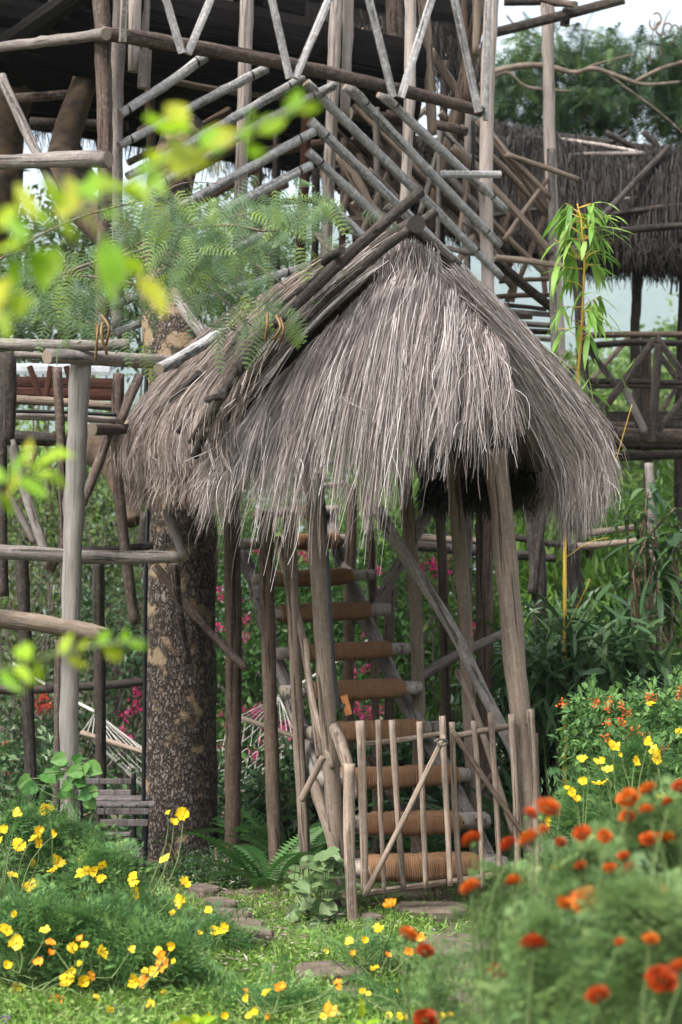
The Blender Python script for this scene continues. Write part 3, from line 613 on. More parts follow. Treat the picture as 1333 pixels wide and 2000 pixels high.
# posts
for name, pts, w_, m in (
    ('post', ((451, 900, 12.3), (452, 1300, 12.3), (453, 1690, 12.25)), 32, 'brown'),
    ('post', ((520, 1000, 11.5), (532, 1350, 11.5), (541, 1725, 11.4)), 28, 'brown'),
    ('post', ((566, 1000, 11.1), (585, 1330, 11.05), (603, 1745, 11)), 24, 'tan'),
    ('post', ((608, 870, 10.25), (621, 1200, 10.2), (640, 1480, 10.2), (668, 1790, 10.15)), 34, 'tan'),
    ('post', ((968, 880, 10.1), (1000, 1150, 10.05), (1025, 1420, 10), (1058, 1795, 9.95)), 42, 'tan'),
    ('post', ((880, 870, 11), (901, 1150, 11), (914, 1420, 11), (932, 1745, 11)), 26, 'tan'),
    ('post', ((786, 900, 11.6), (797, 1100, 11.6), (806, 1330, 11.6), (812, 1720, 11.6)), 25, 'tan'),
    ('post', ((948, 890, 12.4), (951, 1200, 12.4), (952, 1690, 12.4)), 33, 'brown'),
    ('post', ((852, 870, 13), (866, 1150, 13), (876, 1670, 13)), 19, 'brown'),
    ('post', ((716, 950, 13), (728, 1180, 13), (735, 1670, 13)), 16, 'brown'),
    ('post', ((912, 900, 12.9), (925, 1300, 12.9), (926, 1670, 12.9)), 20, 'brown'),
    ('post', ((688, 950, 13.2), (682, 1300, 13.2), (680, 1660, 13.2)), 22, 'brown'),
    ('post', ((762, 1130, 13.4), (764, 1400, 13.4), (765, 1655, 13.4)), 20, 'brown'),
    ('brace', ((735, 990, 10.9), (790, 1075, 10.8), (885, 1215, 10.6), (960, 1370, 10.4), (1006, 1470, 10.35), (1012, 1500, 10.3)), 24, 'grey'),
    ('brace', ((893, 1310, 10.5), (930, 1400, 10.4), (1005, 1640, 10.2)), 12, 'tan'),
    ('brace', ((873, 925, 12.7), (800, 1070, 12.7), (735, 1185, 12.8)), 25, 'grey'),
    ('brace', ((800, 1335, 12.0), (890, 1282, 12.0), (984, 1238, 12)), 19, 'grey'),
    ('brace', ((541, 1050, 11.2), (567, 1160, 11.1), (590, 1250, 11), (625, 1480, 10.7)), 15, 'tan'),
    ('brace', ((598, 1250, 10.6), (612, 1360, 10.3), (650, 1500, 10.1)), 11, 'peel'),
    ('brace', ((700, 1215, 13.2), (745, 1150, 13.1)), 20, 'grey'),
    ('brace', ((612, 1525, 10.3), (650, 1640, 10.15), (683, 1790, 10.0)), 20, 'tan'),
    ('brace', ((1035, 1385, 9.9), (1042, 1560, 9.85), (1052, 1790, 9.8)), 14, 'tan'),
    ('brace', ((1046, 1432, 9.98), (1060, 1640, 9.95), (1066, 1780, 9.9)), 11, 'tan'),
    ('brace', ((655, 1420, 10.1), (676, 1480, 9.95), (692, 1560, 9.9)), 24, 'peel'),
    ('brace', ((975, 1500, 10.5), (940, 1545, 10.5)), 14, 'brown'),
    ('gate_post', ((683, 1492, 9.62), (688, 1650, 9.62), (692, 1822, 9.62)), 22, 'peel'),
    ('hook_board', ((632, 1478, 9.95), (612, 1520, 9.95), (588, 1565, 9.95)), 14, 'tan'),
):
    log(HUT, name, pts, w_, m, rough=.07)
board(HUT, 'brace', [(905, 920, 12.6), (916, 1000, 12.6), (912, 1108, 12.6)], 18, 'grey')
board(HUT, 'tag_board', [(672, 1358, 10.0), (682, 1396, 10.0)], 14, plain('orange_wood', (.42, .16, .05), .6), flat=.5)
STRAP = plain('black_strap', (.018, .018, .02), .45)
cable(HUT, 'strap', [(622, 905, 9.95), (634, 1000, 9.97), (646, 1200, 9.95), (655, 1330, 9.95), (664, 1385, 9.95), (672, 1375, 9.97)], .010, STRAP)

# ================================================================ STAIR
ST = thing('stair', 'steep ladder stair with brown rope wrapped treads under the thatched roof', 'stair', P(830, 1690, 10.3)-Vector((0, 0, .24)))
steps = [(905, 590, 600, 640, 668, 20, 14.4), (950, 585, 595, 640, 668, 22, 14.0), (1000, 500, 570, 628, 662, 30, 13.65), (1058, 470, 550, 656, 692, 38, 13.2), (1128, 497, 538, 682, 717, 38, 12.75), (1195, 512, 545, 716, 758, 44, 12.3),
         (1272, 540, 572, 757, 787, 42, 11.85), (1347, 552, 608, 783, 820, 47, 11.4), (1427, 600, 640, 818, 858, 50, 11.1), (1517, 618, 662, 888, 912, 50, 10.8), (1607, 640, 706, 890, 952, 54, 10.5), (1692, 668, 712, 928, 990, 62, 10.25)]
ROPE, t, b = newmat('coir_rope'); L = t.links.new
tc = N(t, 'ShaderNodeTexCoord'); n1 = N(t, 'ShaderNodeTexNoise', Scale=160., Detail=3., Roughness=.7); L(tc.outputs['Object'], n1.inputs['Vector'])
n2 = N(t, 'ShaderNodeTexNoise', Scale=9., Detail=3.); L(tc.outputs['Object'], n2.inputs['Vector'])
at = N(t, 'ShaderNodeAttribute', attribute_name='rnd')
c_ = mixc(t, n1.outputs[0], (.11, .057, .03), (.29, .165, .09)); c_ = mixc(t, math_(t, 'MULTIPLY', n2.outputs[0], .5), c_, (.24, .145, .085))
c_ = mixc(t, math_(t, 'MULTIPLY', at.outputs['Fac'], .45), c_, (.15, .08, .042))
L(c_, b.inputs['Base Color']); b.inputs['Roughness'].default_value = .95; b.inputs['Specular IOR Level'].default_value = .1
bp = N(t, 'ShaderNodeBump', Strength=.6, Distance=.006); L(n1.outputs[0], bp.inputs['Height']); L(bp.outputs[0], b.inputs['Normal'])
def rope_mesh(x0, x1, a, bz, rr):
    pitch = .0115; nturn = int((x1-x0)/pitch); rings = nturn*4; S = 18; V = []; rn = []
    tr = [rr.random() for _ in range(nturn+2)]; tj = [rr.uniform(.7, 1.2) for _ in range(nturn+2)]
    for i in range(rings+1):
        q = i/4; x = x0+(x1-x0)*i/rings; it = int(q); ridge = math.sqrt(max(0, 1-(2*(q-it)-1)**2))
        for k in range(S):
            an = 2*math.pi*k/S; ca, sa = math.cos(an), math.sin(an); g = 1/(abs(ca)**4.5+abs(sa)**4.5)**(1/4.5)
            ww = .0075*ridge*tj[it]+.007*mnoise.noise(Vector((x*22, an, x0*9)))
            edge = -.004*math.exp(-min(i, rings-i)/6)
            V.append((x+.004*math.sin(an*2+it*.3), ca*g*(a+ww+edge), sa*g*(bz+ww+edge)-.006*math.sin((x-x0)*5)*(sa < 0))); rn.append(tr[it])
    F = [(i*S+k, (i+1)*S+k, (i+1)*S+(k+1) % S, i*S+(k+1) % S) for i in range(rings) for k in range(S)]
    F2 = [[k for k in range(S)], [rings*S+k for k in range(S)][::-1]]
    return mesh_np('rope_wrap', V, [np.array(F), np.array(F2)], rn, (ROPE,), smooth=True)
def step_mesh(x0, x1, a, bz, seed):
    V, F = [], []; o = 0; mi = []
    for s in (-1, 1):
        n = 9; rr = random.Random(seed+s); S = 10; ex = rr.uniform(-.03, .03)
        for i in range(n):
            x = x0+(x1-x0)*i/(n-1)+(ex if i == n-1 else 0)
            for k in range(S):
                an = 2*math.pi*k/S; f = 1+.1*mnoise.noise(Vector((math.cos(an)+seed, math.sin(an)+s*5, x*4)))
                V.append((x, s*a*.5+math.cos(an)*a*.52*f, math.sin(an)*bz*f))
        for i in range(n-1):
            for k in range(S): F.append((o+i*S+k, o+(i+1)*S+k, o+(i+1)*S+(k+1) % S, o+i*S+(k+1) % S)); mi.append(0)
        caps = [[o+k for k in range(S)], [o+(n-1)*S+k for k in range(S)][::-1]]; mi2 = [1, 1]
        o = len(V)
        if s == -1: C1 = caps
        else: C2 = caps
    me = mesh_np('tread', V, [np.array(F), np.array(C1+C2)], None, (GRX, END), mi+[1]*4, smooth=True); return me
GRX = wood('tread_wood', (.22, .185, .16), (.36, .315, .28), .8, .12)
# grain of tread logs runs along local x: rotate the texture space by building the log along z instead
for i, (v, ul, w0, w1, ur, th, d) in enumerate(steps):
    Lp, Rp = P(ul, v+5, d-.1), P(ur, v-5, d+.1); ax = (Rp-Lp); ln = ax.length; xa = ax.normalized()
    up = Vector((0, 0, 1)); ya = up.cross(xa).normalized(); za = xa.cross(ya)
    M = Matrix.Translation(Lp) @ Matrix((xa, ya, za)).transposed().to_4x4()
    bz = th*.345*d/K; a = max(.125, bz*2.35)
    me = step_mesh(0, ln, a*.86, bz*.82, i*3.7)
    s_ = obj('tread', me, ST, M)
    if i >= 2:
        f0, f1 = (w0-ul)/(ur-ul)*ln, (w1-ul)/(ur-ul)*ln
        obj('rope_wrap', rope_mesh(f0, f1, a, bz, random.Random(i)), s_, M)
for pts, w_ in ((((470, 1075, 13.35), (505, 1165, 12.9), (545, 1310, 12.0), (600, 1450, 11.3), (650, 1610, 10.7), (692, 1790, 10.2)), 30), (((640, 1005, 13.8), (672, 1090, 13.3), (715, 1180, 12.7), (790, 1335, 11.8), (865, 1470, 11.2), (945, 1640, 10.6), (990, 1760, 10.2)), 30)):
    log(ST, 'stringer', pts, w_, 'grey', rough=.12)
log(ST, 'stringer', [(720, 1480, 11.6), (800, 1620, 11.1), (865, 1770, 10.5)], 20, 'brown')

# ================================================================ GATE
GT = thing('stick_gate', 'rustic stick gate of thin peeled pickets with diagonal brace in front of the stair', 'gate', P(790, 1780, 9.9)-Vector((0, 0, P(790, 1780, 9.9).z)))
for a, m_, b_, w_ in (((703, 1408), (709, 1570), (713, 1748), 16), ((739, 1406), (743, 1560), (751, 1748), 10), ((766, 1406), (777, 1560), (789, 1741), 12), ((820, 1409), (826, 1560), (832, 1735), 11), ((864, 1398), (870, 1540), (880, 1730), 12)):
    log(GT, 'picket', [(*a, 9.82), (*m_, 9.82), (*b_, 9.82)], w_, 'peel', bend=.009, rough=.1)
log(GT, 'rail', [(700, 1455, 9.9), (780, 1448, 9.9), (872, 1432, 9.9)], 10, 'peel'); log(GT, 'rail', [(712, 1746, 9.9), (872, 1722, 9.9)], 12, 'peel')
log(GT, 'diagonal_brace', [(713, 1749, 9.74), (790, 1600, 9.74), (869, 1436, 9.74)], 11, 'peel', bend=.009)
cable(GT, 'wire_tie', [(850, 1448, 9.7), (862, 1443, 9.66), (874, 1450, 9.7), (862, 1456, 9.7), (852, 1446, 9.72)], .007, W['grey'])
GP = thing('stick_fence_panel', 'short fence panel of thin sticks right of the gate by the slanting post', 'fence panel', P(960, 1780, 9.9)-Vector((0, 0, P(960, 1780, 9.9).z)))
for a, m_, b_, w_ in (((883, 1410), (889, 1560), (900, 1732), 11), ((925, 1408), (934, 1560), (943, 1735), 10), ((959, 1392), (968, 1560), (977, 1725), 11), ((999, 1395), (1007, 1540), (1013, 1720), 13)):
    log(GP, 'picket', [(*a, 9.88), (*m_, 9.88), (*b_, 9.88)], w_, 'peel', bend=.009, rough=.1)
log(GP, 'rail', [(882, 1440, 9.96), (950, 1427, 9.96), (1034, 1412, 9.94)], 12, 'tan'); log(GP, 'rail', [(880, 1722, 9.96), (1060, 1690, 9.96)], 12, 'tan')
log(GP, 'diagonal_brace', [(884, 1428, 9.8), (950, 1525, 9.8), (1024, 1630, 9.8)], 11, 'brown', bend=.009)
# door slab and path stones
STONE = plain('path_stone', (.075, .055, .043), .95, (.13, .10, .08), 14, bump=.5)
def slab(name, label, cat, u, v, sx, sy, rot, group=None, th=.05, seed=0):
    rr = random.Random(seed); c = G(u, v, .03); n = 11; V = []
    for z, k in ((-.05, 1.0), (th*.5, 1.0), (th*.5+.012, .93)):
        rr2 = random.Random(seed)
        for i in range(n):
            a = 2*math.pi*i/n; q = k*(1/(abs(math.cos(a))**3+abs(math.sin(a))**3)**(1/3.))*(1+rr2.uniform(-.1, .08)); V.append((math.cos(a)*sx*q, math.sin(a)*sy*q, z))
    F = [(l*n+i, l*n+(i+1) % n, (l+1)*n+(i+1) % n, (l+1)*n+i) for l in (0, 1) for i in range(n)]
    me = mesh_np(name, V, [np.array(F), np.array([[2*n+i for i in range(n)]])], None, (STONE,))
    return tag(obj(name, me, None, Matrix.Translation(c) @ Matrix.Rotation(rot, 4, 'Z')), label, cat, group)
slab('stone_slab', 'flat brown stone slab laid as a doorstep below the gate', 'stone slab', 842, 1782, .19, .20, .1, seed=2)
slab('stone_slab', 'small pale stone beside the foot of the short gate post', 'stone', 725, 1800, .05, .08, .4, seed=3)
slab('stone_slab', 'long brown stepping stone half hidden in the lawn', 'stone slab', 640, 1900, .15, .17, .3, seed=4, th=.03)
slab('stone_slab', 'brown stepping stone in the path behind the marigolds at the bottom', 'stone slab', 960, 1955, .15, .2, .1, seed=5, th=.03)
slab('stone_slab', 'grey stepping stone between the doorstep and the marigolds', 'stone slab', 890, 1850, .16, .28, .1, seed=6, th=.03)
for i, (u, v) in enumerate(((400, 1745), (432, 1772), (455, 1795), (478, 1815), (495, 1830))):
    slab('edging_brick', ('edging brick nearest the folding chair', 'second edging brick from the folding chair, below the hedge', 'middle edging brick of the row below the hedge', 'fourth edging brick, beside the large fern', 'last edging brick, nearest the broad leaved creeper')[i], 'brick', u, v, .075, .14, .5, 'bricks edging the bed', th=.06, seed=20+i)

# ================================================================ LEFT PLATFORM
LP = thing('log_platform', 'low log platform on a smooth pale post at the left edge', 'platform', P(145, 1740, 11.0)-Vector((0, 0, P(145, 1740, 11.0).z)))
for name, pts, w_, m in (
    ('post', ((160, 690, 11), (150, 1150, 11), (138, 1745, 11)), 37, 'smooth'),
    ('log', ((-40, 673, 10.9), (120, 670, 10.9), (254, 673, 10.95)), 23, 'grey'),
    ('log', ((92, 697, 10.75), (250, 708, 11.2), (440, 716, 11.9)), 27, 'grey'),
    ('log', ((30, 692, 11.3), (100, 695, 11.3)), 13, 'grey'),
    ('post', ((19, 690, 11.4), (15, 870, 11.4)), 26, 'dark'), ('post', ((8, 690, 11.6), (10, 900, 11.6), (10, 1165, 11.6)), 20, 'dark'),
    ('post', ((112, 718, 11.6), (122, 930, 11.6), (126, 1172, 11.6)), 18, 'bark'),
    ('post', ((233, 730, 11.9), (236, 900, 11.9), (252, 1080, 11.9), (266, 1220, 11.9)), 22, 'bark'),
    ('rail', ((26, 781, 11.9), (228, 795, 11.9)), 18, 'tan'), ('rail', ((26, 812, 11.8), (228, 822, 11.8)), 15, 'grey'),
    ('log', ((180, 838, 11.2), (262, 836, 11.8)), 22, 'bark'), ('beam', ((-40, 850, 12.4), (150, 862, 12.4)), 28, 'dark'),
    ('brace', ((272, 735, 11.8), (236, 824, 11.6)), 18, 'bark'), ('brace', ((251, 825, 11.7), (290, 905, 11.9)), 18, 'bark'),
    ('brace', ((214, 845, 11.5), (160, 985, 11.4), (98, 1117, 11.3)), 17, 'bark'),
    ('brace', ((20, 860, 11.4), (52, 975, 11.4), (98, 1108, 11.3)), 19, 'grey'), ('brace', ((-10, 935, 11.6), (30, 995, 11.6), (68, 1062, 11.6)), 15, 'grey'),
    ('log', ((-40, 1075, 11.2), (150, 1084, 11.2), (352, 1089, 11.3)), 27, 'grey'), ('log', ((160, 1076, 12), (300, 1065, 12)), 15, 'dark'),
    ('log', ((-40, 1205, 10.85), (90, 1222, 10.85), (209, 1243, 10.85)), 36, 'tan'),
    ('post', ((42, 1072, 11.5), (56, 1320, 11.5), (68, 1715, 11.5)), 25, 'dark'),
    ('post', ((117, 1250, 11.9), (110, 1700, 11.9)), 17, 'bark'),
    ('post', ((193, 1095, 13), (197, 1350, 13), (200, 1665, 13)), 22, 'dark'),
    ('rail', ((90, 1342, 13.4), (290, 1331, 13.4)), 17, 'dark'), ('rail', ((-40, 1347, 13.4), (120, 1345, 13.4)), 17, 'dark'),
    ('brace', ((342, 1100, 11.6), (352, 1190, 11.7), (369, 1295, 11.8)), 15, 'bark'),
    ('brace', ((303, 1105, 11.85), (390, 1210, 11.8), (481, 1306, 11.7)), 17, 'bark'),
    ('brace', ((328, 1000, 11.9), (362, 1090, 11.6)), 19, 'grey'),
    ('post', ((285, 1000, 12.9), (278, 1080, 12.9)), 20, 'dark')):
    log(LP, name, pts, w_, m, rough=.1)
for v0, v1, u0, u1 in ((748, 752, 20, 225), (765, 770, 20, 225)):
    board(LP, 'wall_board', [(u0, v0, 13.2), (u1, v1, 13.2)], 26, 'red')
board(LP, 'wall_board', [(18, 720, 13.2), (215, 722, 13.2)], 22, plain('pale_tarp', (.4, .42, .44), .8), flat=.3)
for u0, u1 in ((58, 82), (100, 88), (130, 148)):
    board(LP, 'brace', [(u0, 715, 12.9), (u1, 785, 12.9)], 12, 'red')
CAB = plain('black_pipe', (.012, .013, .014), .4)
cable(LP, 'cable', [(288, 700, 12.3), (283, 860, 12.3), (292, 960, 12.3), (286, 1100, 12.2), (283, 1350, 12.2), (281, 1560, 12.2), (283, 1690, 12.2)], .014, CAB)
cable(LP, 'cable', [(20, 803, 11.75), (120, 805, 11.75), (228, 810, 11.75)], .012, CAB)

# ================================================================ BIG TREE
TR = thing('plane_tree', 'thick tree trunk with flaking dark bark and ochre patches beside the low platform', 'tree', P(355, 1690, 12.8)-Vector((0, 0, P(355, 1690, 12.8).z)))
BARK, t, b = newmat('flaking_bark'); L = t.links.new
tc = N(t, 'ShaderNodeTexCoord'); mp = N(t, 'ShaderNodeMapping'); mp.inputs['Scale'].default_value = (1, 1, .5); L(tc.outputs['Object'], mp.inputs[0])
wn = N(t, 'ShaderNodeTexNoise', Scale=17., Detail=6.); L(mp.outputs[0], wn.inputs['Vector'])
wv = N(t, 'ShaderNodeVectorMath', operation='MULTIPLY_ADD'); L(wn.outputs[1], wv.inputs[0]); wv.inputs[1].default_value = (.11,)*3; L(mp.outputs[0], wv.inputs[2])
vo = N(t, 'ShaderNodeTexVoronoi', feature='DISTANCE_TO_EDGE', Scale=38.); L(wv.outputs[0], vo.inputs['Vector'])
vc = N(t, 'ShaderNodeTexVoronoi', Scale=38.); L(wv.outputs[0], vc.inputs['Vector'])
pn = N(t, 'ShaderNodeTexNoise', Scale=6.5, Detail=6., Roughness=.62); L(tc.outputs['Object'], pn.inputs['Vector'])
sep = N(t, 'ShaderNodeSeparateXYZ'); L(tc.outputs['Object'], sep.inputs[0])
hz = ramp_out(t, sep.outputs[2], .9, 3.2)
plate = mixc(t, vc.outputs['Color'], (.105, .085, .073), (.20, .168, .145))
fn = N(t, 'ShaderNodeTexNoise', Scale=70., Detail=5.); L(tc.outputs['Object'], fn.inputs['Vector'])
plate = mixc(t, math_(t, 'MULTIPLY', fn.outputs[0], .6), plate, (.16, .13, .115))
ed = ramp_out(t, vo.outputs[0], .0, .22)
colr = mixc(t, ed, (.04, .03, .025), plate)
thr = math_(t, 'ADD', pn.outputs[0], math_(t, 'MULTIPLY', hz, .10)); pf = ramp_out(t, thr, .555, .63)
ochre = mixc(t, fn.outputs[0], (.12, .086, .055), (.27, .205, .13))
L(mixc(t, pf, colr, ochre), b.inputs['Base Color']); b.inputs['Roughness'].default_value = .92; b.inputs['Specular IOR Level'].default_value = .15
hh = math_(t, 'ADD', math_(t, 'MULTIPLY', math_(t, 'MULTIPLY', ed, math_(t, 'SUBTRACT', 1., pf)), 1.), math_(t, 'MULTIPLY', fn.outputs[0], .3))
bp = N(t, 'ShaderNodeBump', Strength=1., Distance=.035); L(hh, bp.inputs['Height']); L(bp.outputs[0], b.inputs['Normal'])
def trunk(parent, name, pts, mat, sides=40, n=110, rough=.05, flare=0.):
    """pts: (column, row, distance, width px)"""
    o = P(*pts[0][:3]); loc = [P(*p[:3])-o for p in pts]; rad = [p[3]/2*p[2]/K for p in pts]; m = len(pts); V = []
    for i in range(n):
        q = i/(n-1)*(m-1); j = min(int(q), m-2); f = q-j
        p0, p1, p2, p3 = loc[max(j-1, 0)], loc[j], loc[j+1], loc[min(j+2, m-1)]
        c = .5*((2*p1)+(p2-p0)*f+(2*p0-5*p1+4*p2-p3)*f*f+(3*p1-p0-3*p2+p3)*f**3)
        tg = ((p2-p0)*.5).normalized(); y = Vector((0, 1, 0)); y = (y-tg*tg.y).normalized(); x = y.cross(tg)
        r = rad[j]*(1-f)+rad[j+1]*f
        for k in range(sides):
            a = 2*math.pi*k/sides; d_ = x*math.cos(a)+y*math.sin(a); pp = c+d_*r
            g = 1+rough*1.4*mnoise.noise(pp*2.2)+rough*.5*mnoise.noise(pp*9)+flare*math.exp(-i/n*14)*(.5+.5*math.sin(a*4+1))
            V.append(tuple(c+d_*r*g))
    F = [(i*sides+k, i*sides+(k+1) % sides, (i+1)*sides+(k+1) % sides, (i+1)*sides+k) for i in range(n-1) for k in range(sides)]
    F2 = [[k for k in range(sides)][::-1], [(n-1)*sides+k for k in range(sides)]]
    return obj(name, mesh_np(name, V, [np.array(F), np.array(F2)], None, (mat,), smooth=True), parent, Matrix.Translation(o))
trunk(TR, 'trunk', ((352, 1695, 12.8, 150), (353, 1560, 12.8, 142), (352, 1300, 12.8, 138), (356, 1050, 12.8, 136), (350, 800, 12.9, 125), (338, 640, 13, 120), (318, 520, 13.2, 105), (330, 380, 13.6, 90), (360, 250, 14.2, 80)), BARK, flare=.12)
SMB = plain('smooth_ochre_bark', (.10, .07, .042), .9, (.035, .026, .02), 9, bump=.8)
trunk(TR, 'limb', ((318, 520, 13.2, 80), (200, 440, 13.9, 70), (120, 330, 14.4, 60), (180, 120, 15, 50)), SMB, 16, 40)
TR2 = thing('limb_tree', 'smooth ochre tree limb curving up into the dark tree house at upper left', 'tree', P(10, 1690, 15.2)-Vector((0, 0, P(10, 1690, 15.2).z)))
trunk(TR2, 'trunk', ((-190, 1600, 15.2, 95), (-150, 1000, 15.2, 90), (-70, 600, 15.2, 85), (-4, 390, 15.2, 85), (10, 250, 15.2, 80), (50, 140, 15.2, 62), (100, 70, 15.2, 55), (132, -40, 15.2, 50)), SMB, 24, 70)
trunk(TR2, 'limb', ((150, 860, 13.8, 75), (215, 900, 13.6, 60), (245, 960, 13.4, 46), (262, 1020, 13.3, 34)), SMB, 16, 30)

# ================================================================ FOLIAGE TEMPLATES
LEAF2 = (np.array([[0, 0, 0], [.45, -.5, .06], [.45, .5, .06], [1, 0, -.08]]), np.array([[0, 1, 3], [0, 3, 2]]))
LEAF6 = (np.array([[0, 0, 0], [.28, -.42, .05], [.28, 0, -.02], [.28, .42, .05], [.65, -.36, .03], [.65, 0, -.05], [.65, .36, .03], [1, 0, -.16]]),
         np.array([[0, 1, 2], [0, 2, 3], [1, 4, 5], [1, 5, 2], [2, 5, 6], [2, 6, 3], [4, 7, 5], [5, 7, 6]]))
def blade(n=5, droop=.3, w=.5):
    V = []; F = []
    for i in range(n+1):
        s = i/n; wd = w*math.sin(math.pi*min(1, .12+s*.88))**.7 if i < n else 0
        V += [(s-.1*droop*s*s, -wd/2, .05*w-droop*s*s), (s-.1*droop*s*s, 0, -droop*s*s), (s-.1*droop*s*s, wd/2, .05*w-droop*s*s)]
    for i in range(n):
        for k in (0, 1):
            a = i*3+k; F += [(a, a+3, a+4), (a, a+4, a+1)]
    return np.array(V), np.array(F)
def fern(pairs=14, w=.28, droop=.35, sub=0, lw=.045, lk=.24):
    """pinnate or bipinnate leaf of unit length along x."""
    V = []; F = []
    def tri(p, q, wd):
        p = np.array(p); q = np.array(q); d = q-p; s = np.cross(d, (0, 0, 1)); s = s/(np.linalg.norm(s)+1e-9)*wd
        m = p+d*.45; o = len(V); V.extend([p, m-s, q, m+s]); F.extend([(o, o+1, o+2), (o, o+2, o+3)])
    def cz(s): return -droop*s*s
    for i in range(8):
        a, c = i/8, (i+1)/8; tri((a, 0, cz(a)), (c+.02, 0, cz(c)), .006)
    for i in range(pairs):
        s = .1+.88*i/(pairs-1); ln = w*(math.sin(math.pi*(.16+.80*s))**.8)
        for sd in (-1, 1):
            e = (s+ln*.38, sd*ln, cz(s)-ln*.2)
            if not sub: tri((s, 0, cz(s)), e, lw*.5)
            else:
                st = np.array((s, 0, cz(s))); en = np.array(e); d = en-st; pr = np.cross(d/np.linalg.norm(d), (0, 0, 1))
                for k in range(sub):
                    f = .1+.9*k/(sub-1); c = st+d*f; l2 = lw*(1-.4*f)
                    for s2 in (-1, 1): 
                        q = c+pr*s2*l2+d/np.linalg.norm(d)*l2*.35; o = len(V); sdv = d/np.linalg.norm(d)*l2*lk
                        V.extend([c-sdv, q, c+sdv]); F.append((o, o+1, o+2))
    return np.array(V, float), np.array(F)
ACA = [fern(10, .23, .3+.2*i, 9, .042, lk=.29) for i in range(3)]
COS = [fern(5, .40, .25, 3, .15, lk=.17), fern(6, .34, .45, 3, .13, lk=.17)]
for c in COS: pass
FERN = fern(20, .17, .5, 0, .036)

# leaf materials
GM = dict(
    bright=leafmat('bright_leaf', [(0.15, 0.3125, 0.01), (0.225, 0.4, 0.015), (0.3125, 0.45, 0.02), (0.375, 0.3625, 0.025)], .5),
    aca=leafmat('acacia_leaf', [(.065, .12, .058), (.095, .165, .075), (.13, .215, .095), (.16, .25, .09), (.25, .36, .05)], .45),
    acad=leafmat('dark_acacia_leaf', [(.03, .065, .035), (.045, .09, .04), (.075, .13, .05), (.12, .2, .05)], .35),
    cosm=leafmat('cosmos_leaf', [(.045, .11, .035), (.075, .17, .05), (.11, .22, .065), (.17, .29, .08)], .4),
    mari=leafmat('marigold_leaf', [(.08, .15, .045), (.12, .21, .07), (.17, .27, .09), (.23, .32, .11)], .45),
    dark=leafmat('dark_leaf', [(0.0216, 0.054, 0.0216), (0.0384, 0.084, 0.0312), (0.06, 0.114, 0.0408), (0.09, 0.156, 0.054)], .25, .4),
    bam=leafmat('bamboo_leaf', [(0.08784, 0.205, 0.02928), (0.1464, 0.2928, 0.04392), (0.2196, 0.3806, 0.0732), (0.3221, 0.4538, 0.1318)], .5),
    shade=leafmat('shrub_leaf', [(.025, .05, .018), (.045, .08, .025), (.08, .12, .04), (.13, .16, .05)], .35),
    grass=leafmat('grass_leaf', [(0.0855, 0.171, 0.0285), (0.1254, 0.2394, 0.0399), (0.1824, 0.3078, 0.057), (0.2736, 0.342, 0.114)], .4),
    fern=leafmat('fern_leaf', [(.03, .09, .02), (.05, .13, .03), (.07, .16, .04)], .35),
    dryb=leafmat('dry_pod', [(.13, .075, .03), (.2, .12, .045)], .1),
    yel=leafmat('yellow_petal', [(.62, .38, .005), (.70, .48, .01), (.74, .55, .02), (.74, .60, .06)], .3),
    ora=leafmat('orange_petal', [(.75, .25, .01), (.80, .33, .02)], .3),
    mar=leafmat('marigold_petal', [(.26, .026, .004), (.38, .055, .005), (.46, .09, .008), (.50, .14, .012)], .15),
    red=leafmat('red_petal', [(.6, .03, .02), (.7, .12, .02), (.72, .2, .03)], .25),
    mag=leafmat('magenta_bract', [(0.3612, 0.0129, 0.1032), (0.473, 0.0258, 0.172), (0.516, 0.043, 0.1032)], .35),
    coral=leafmat('coral_bract', [(.62, .06, .05), (.65, .12, .06)], .35),
    pur=leafmat('purple_petal', [(.12, .02, .25), (.16, .04, .3)], .3),
)
STEM = plain('green_stem', (.10, .16, .05), .7, (.14, .18, .07)); TWIG = plain('grey_twig', (.12, .10, .085), .9, (.2, .17, .15))
TWIGD = plain('brown_twig', (.10, .07, .045), .9, (.17, .12, .08))
def inell(n, e, rr, shell=.0):
    c = np.array(e[:3]); r = np.array(e[3:]); d = unit(rr.normal(size=(n, 3))); q = (shell+(1-shell)*rr.random(n))**(1/3.)
    return c+d*q[:, None]*r
def cloud(ells, ntw, per, twl, L_, wd, rr, tmpl=LEAF2, down=.2, out_=.6, shell=.15, upn=1.):
    """leaf clumps: twigs scattered in ellipsoids, leaves along each twig."""
    vol = np.array([e[3]*e[4]*e[5] for e in ells]); ch = rr.choice(len(ells), ntw, p=vol/vol.sum())
    base = np.concatenate([inell((ch == i).sum(), e, rr, shell) for i, e in enumerate(ells)])
    cen = np.concatenate([np.repeat(np.array(e[:3])[None], (ch == i).sum(), 0) for i, e in enumerate(ells)])
    td = unit(unit(base-cen)*out_+rr.normal(size=(ntw, 3))*.6+np.array([0, 0, -down]))
    s = rr.random((ntw, per)); pos = base[:, None]+td[:, None]*s[..., None]*twl+rr.normal(size=(ntw, per, 3))*twl*.12
    D = unit(td[:, None]*.8+rr.normal(size=(ntw, per, 3))*.7+np.array([0, 0, -down])); Nn = rr.normal(size=(ntw, per, 3))*.5+np.array([0, 0, upn])
    n = ntw*per; sc = L_*rr.uniform(.6, 1.25, n); S = np.stack([sc, sc*wd, sc], 1)
    rn = np.clip(np.repeat(rr.random(ntw), per)*.7+rr.random(n)*.3, 0, .999)
    return scatter(tmpl[0], tmpl[1], basis(D.reshape(-1, 3), Nn.reshape(-1, 3)), pos.reshape(-1, 3), S, rn)
def cloud_obj(parent, name, arr, mat, kind='stuff'):
    V, F, r = arr; return tag(obj(name, mesh_np(name, V, F, r, (mat,)), parent), kind=kind)
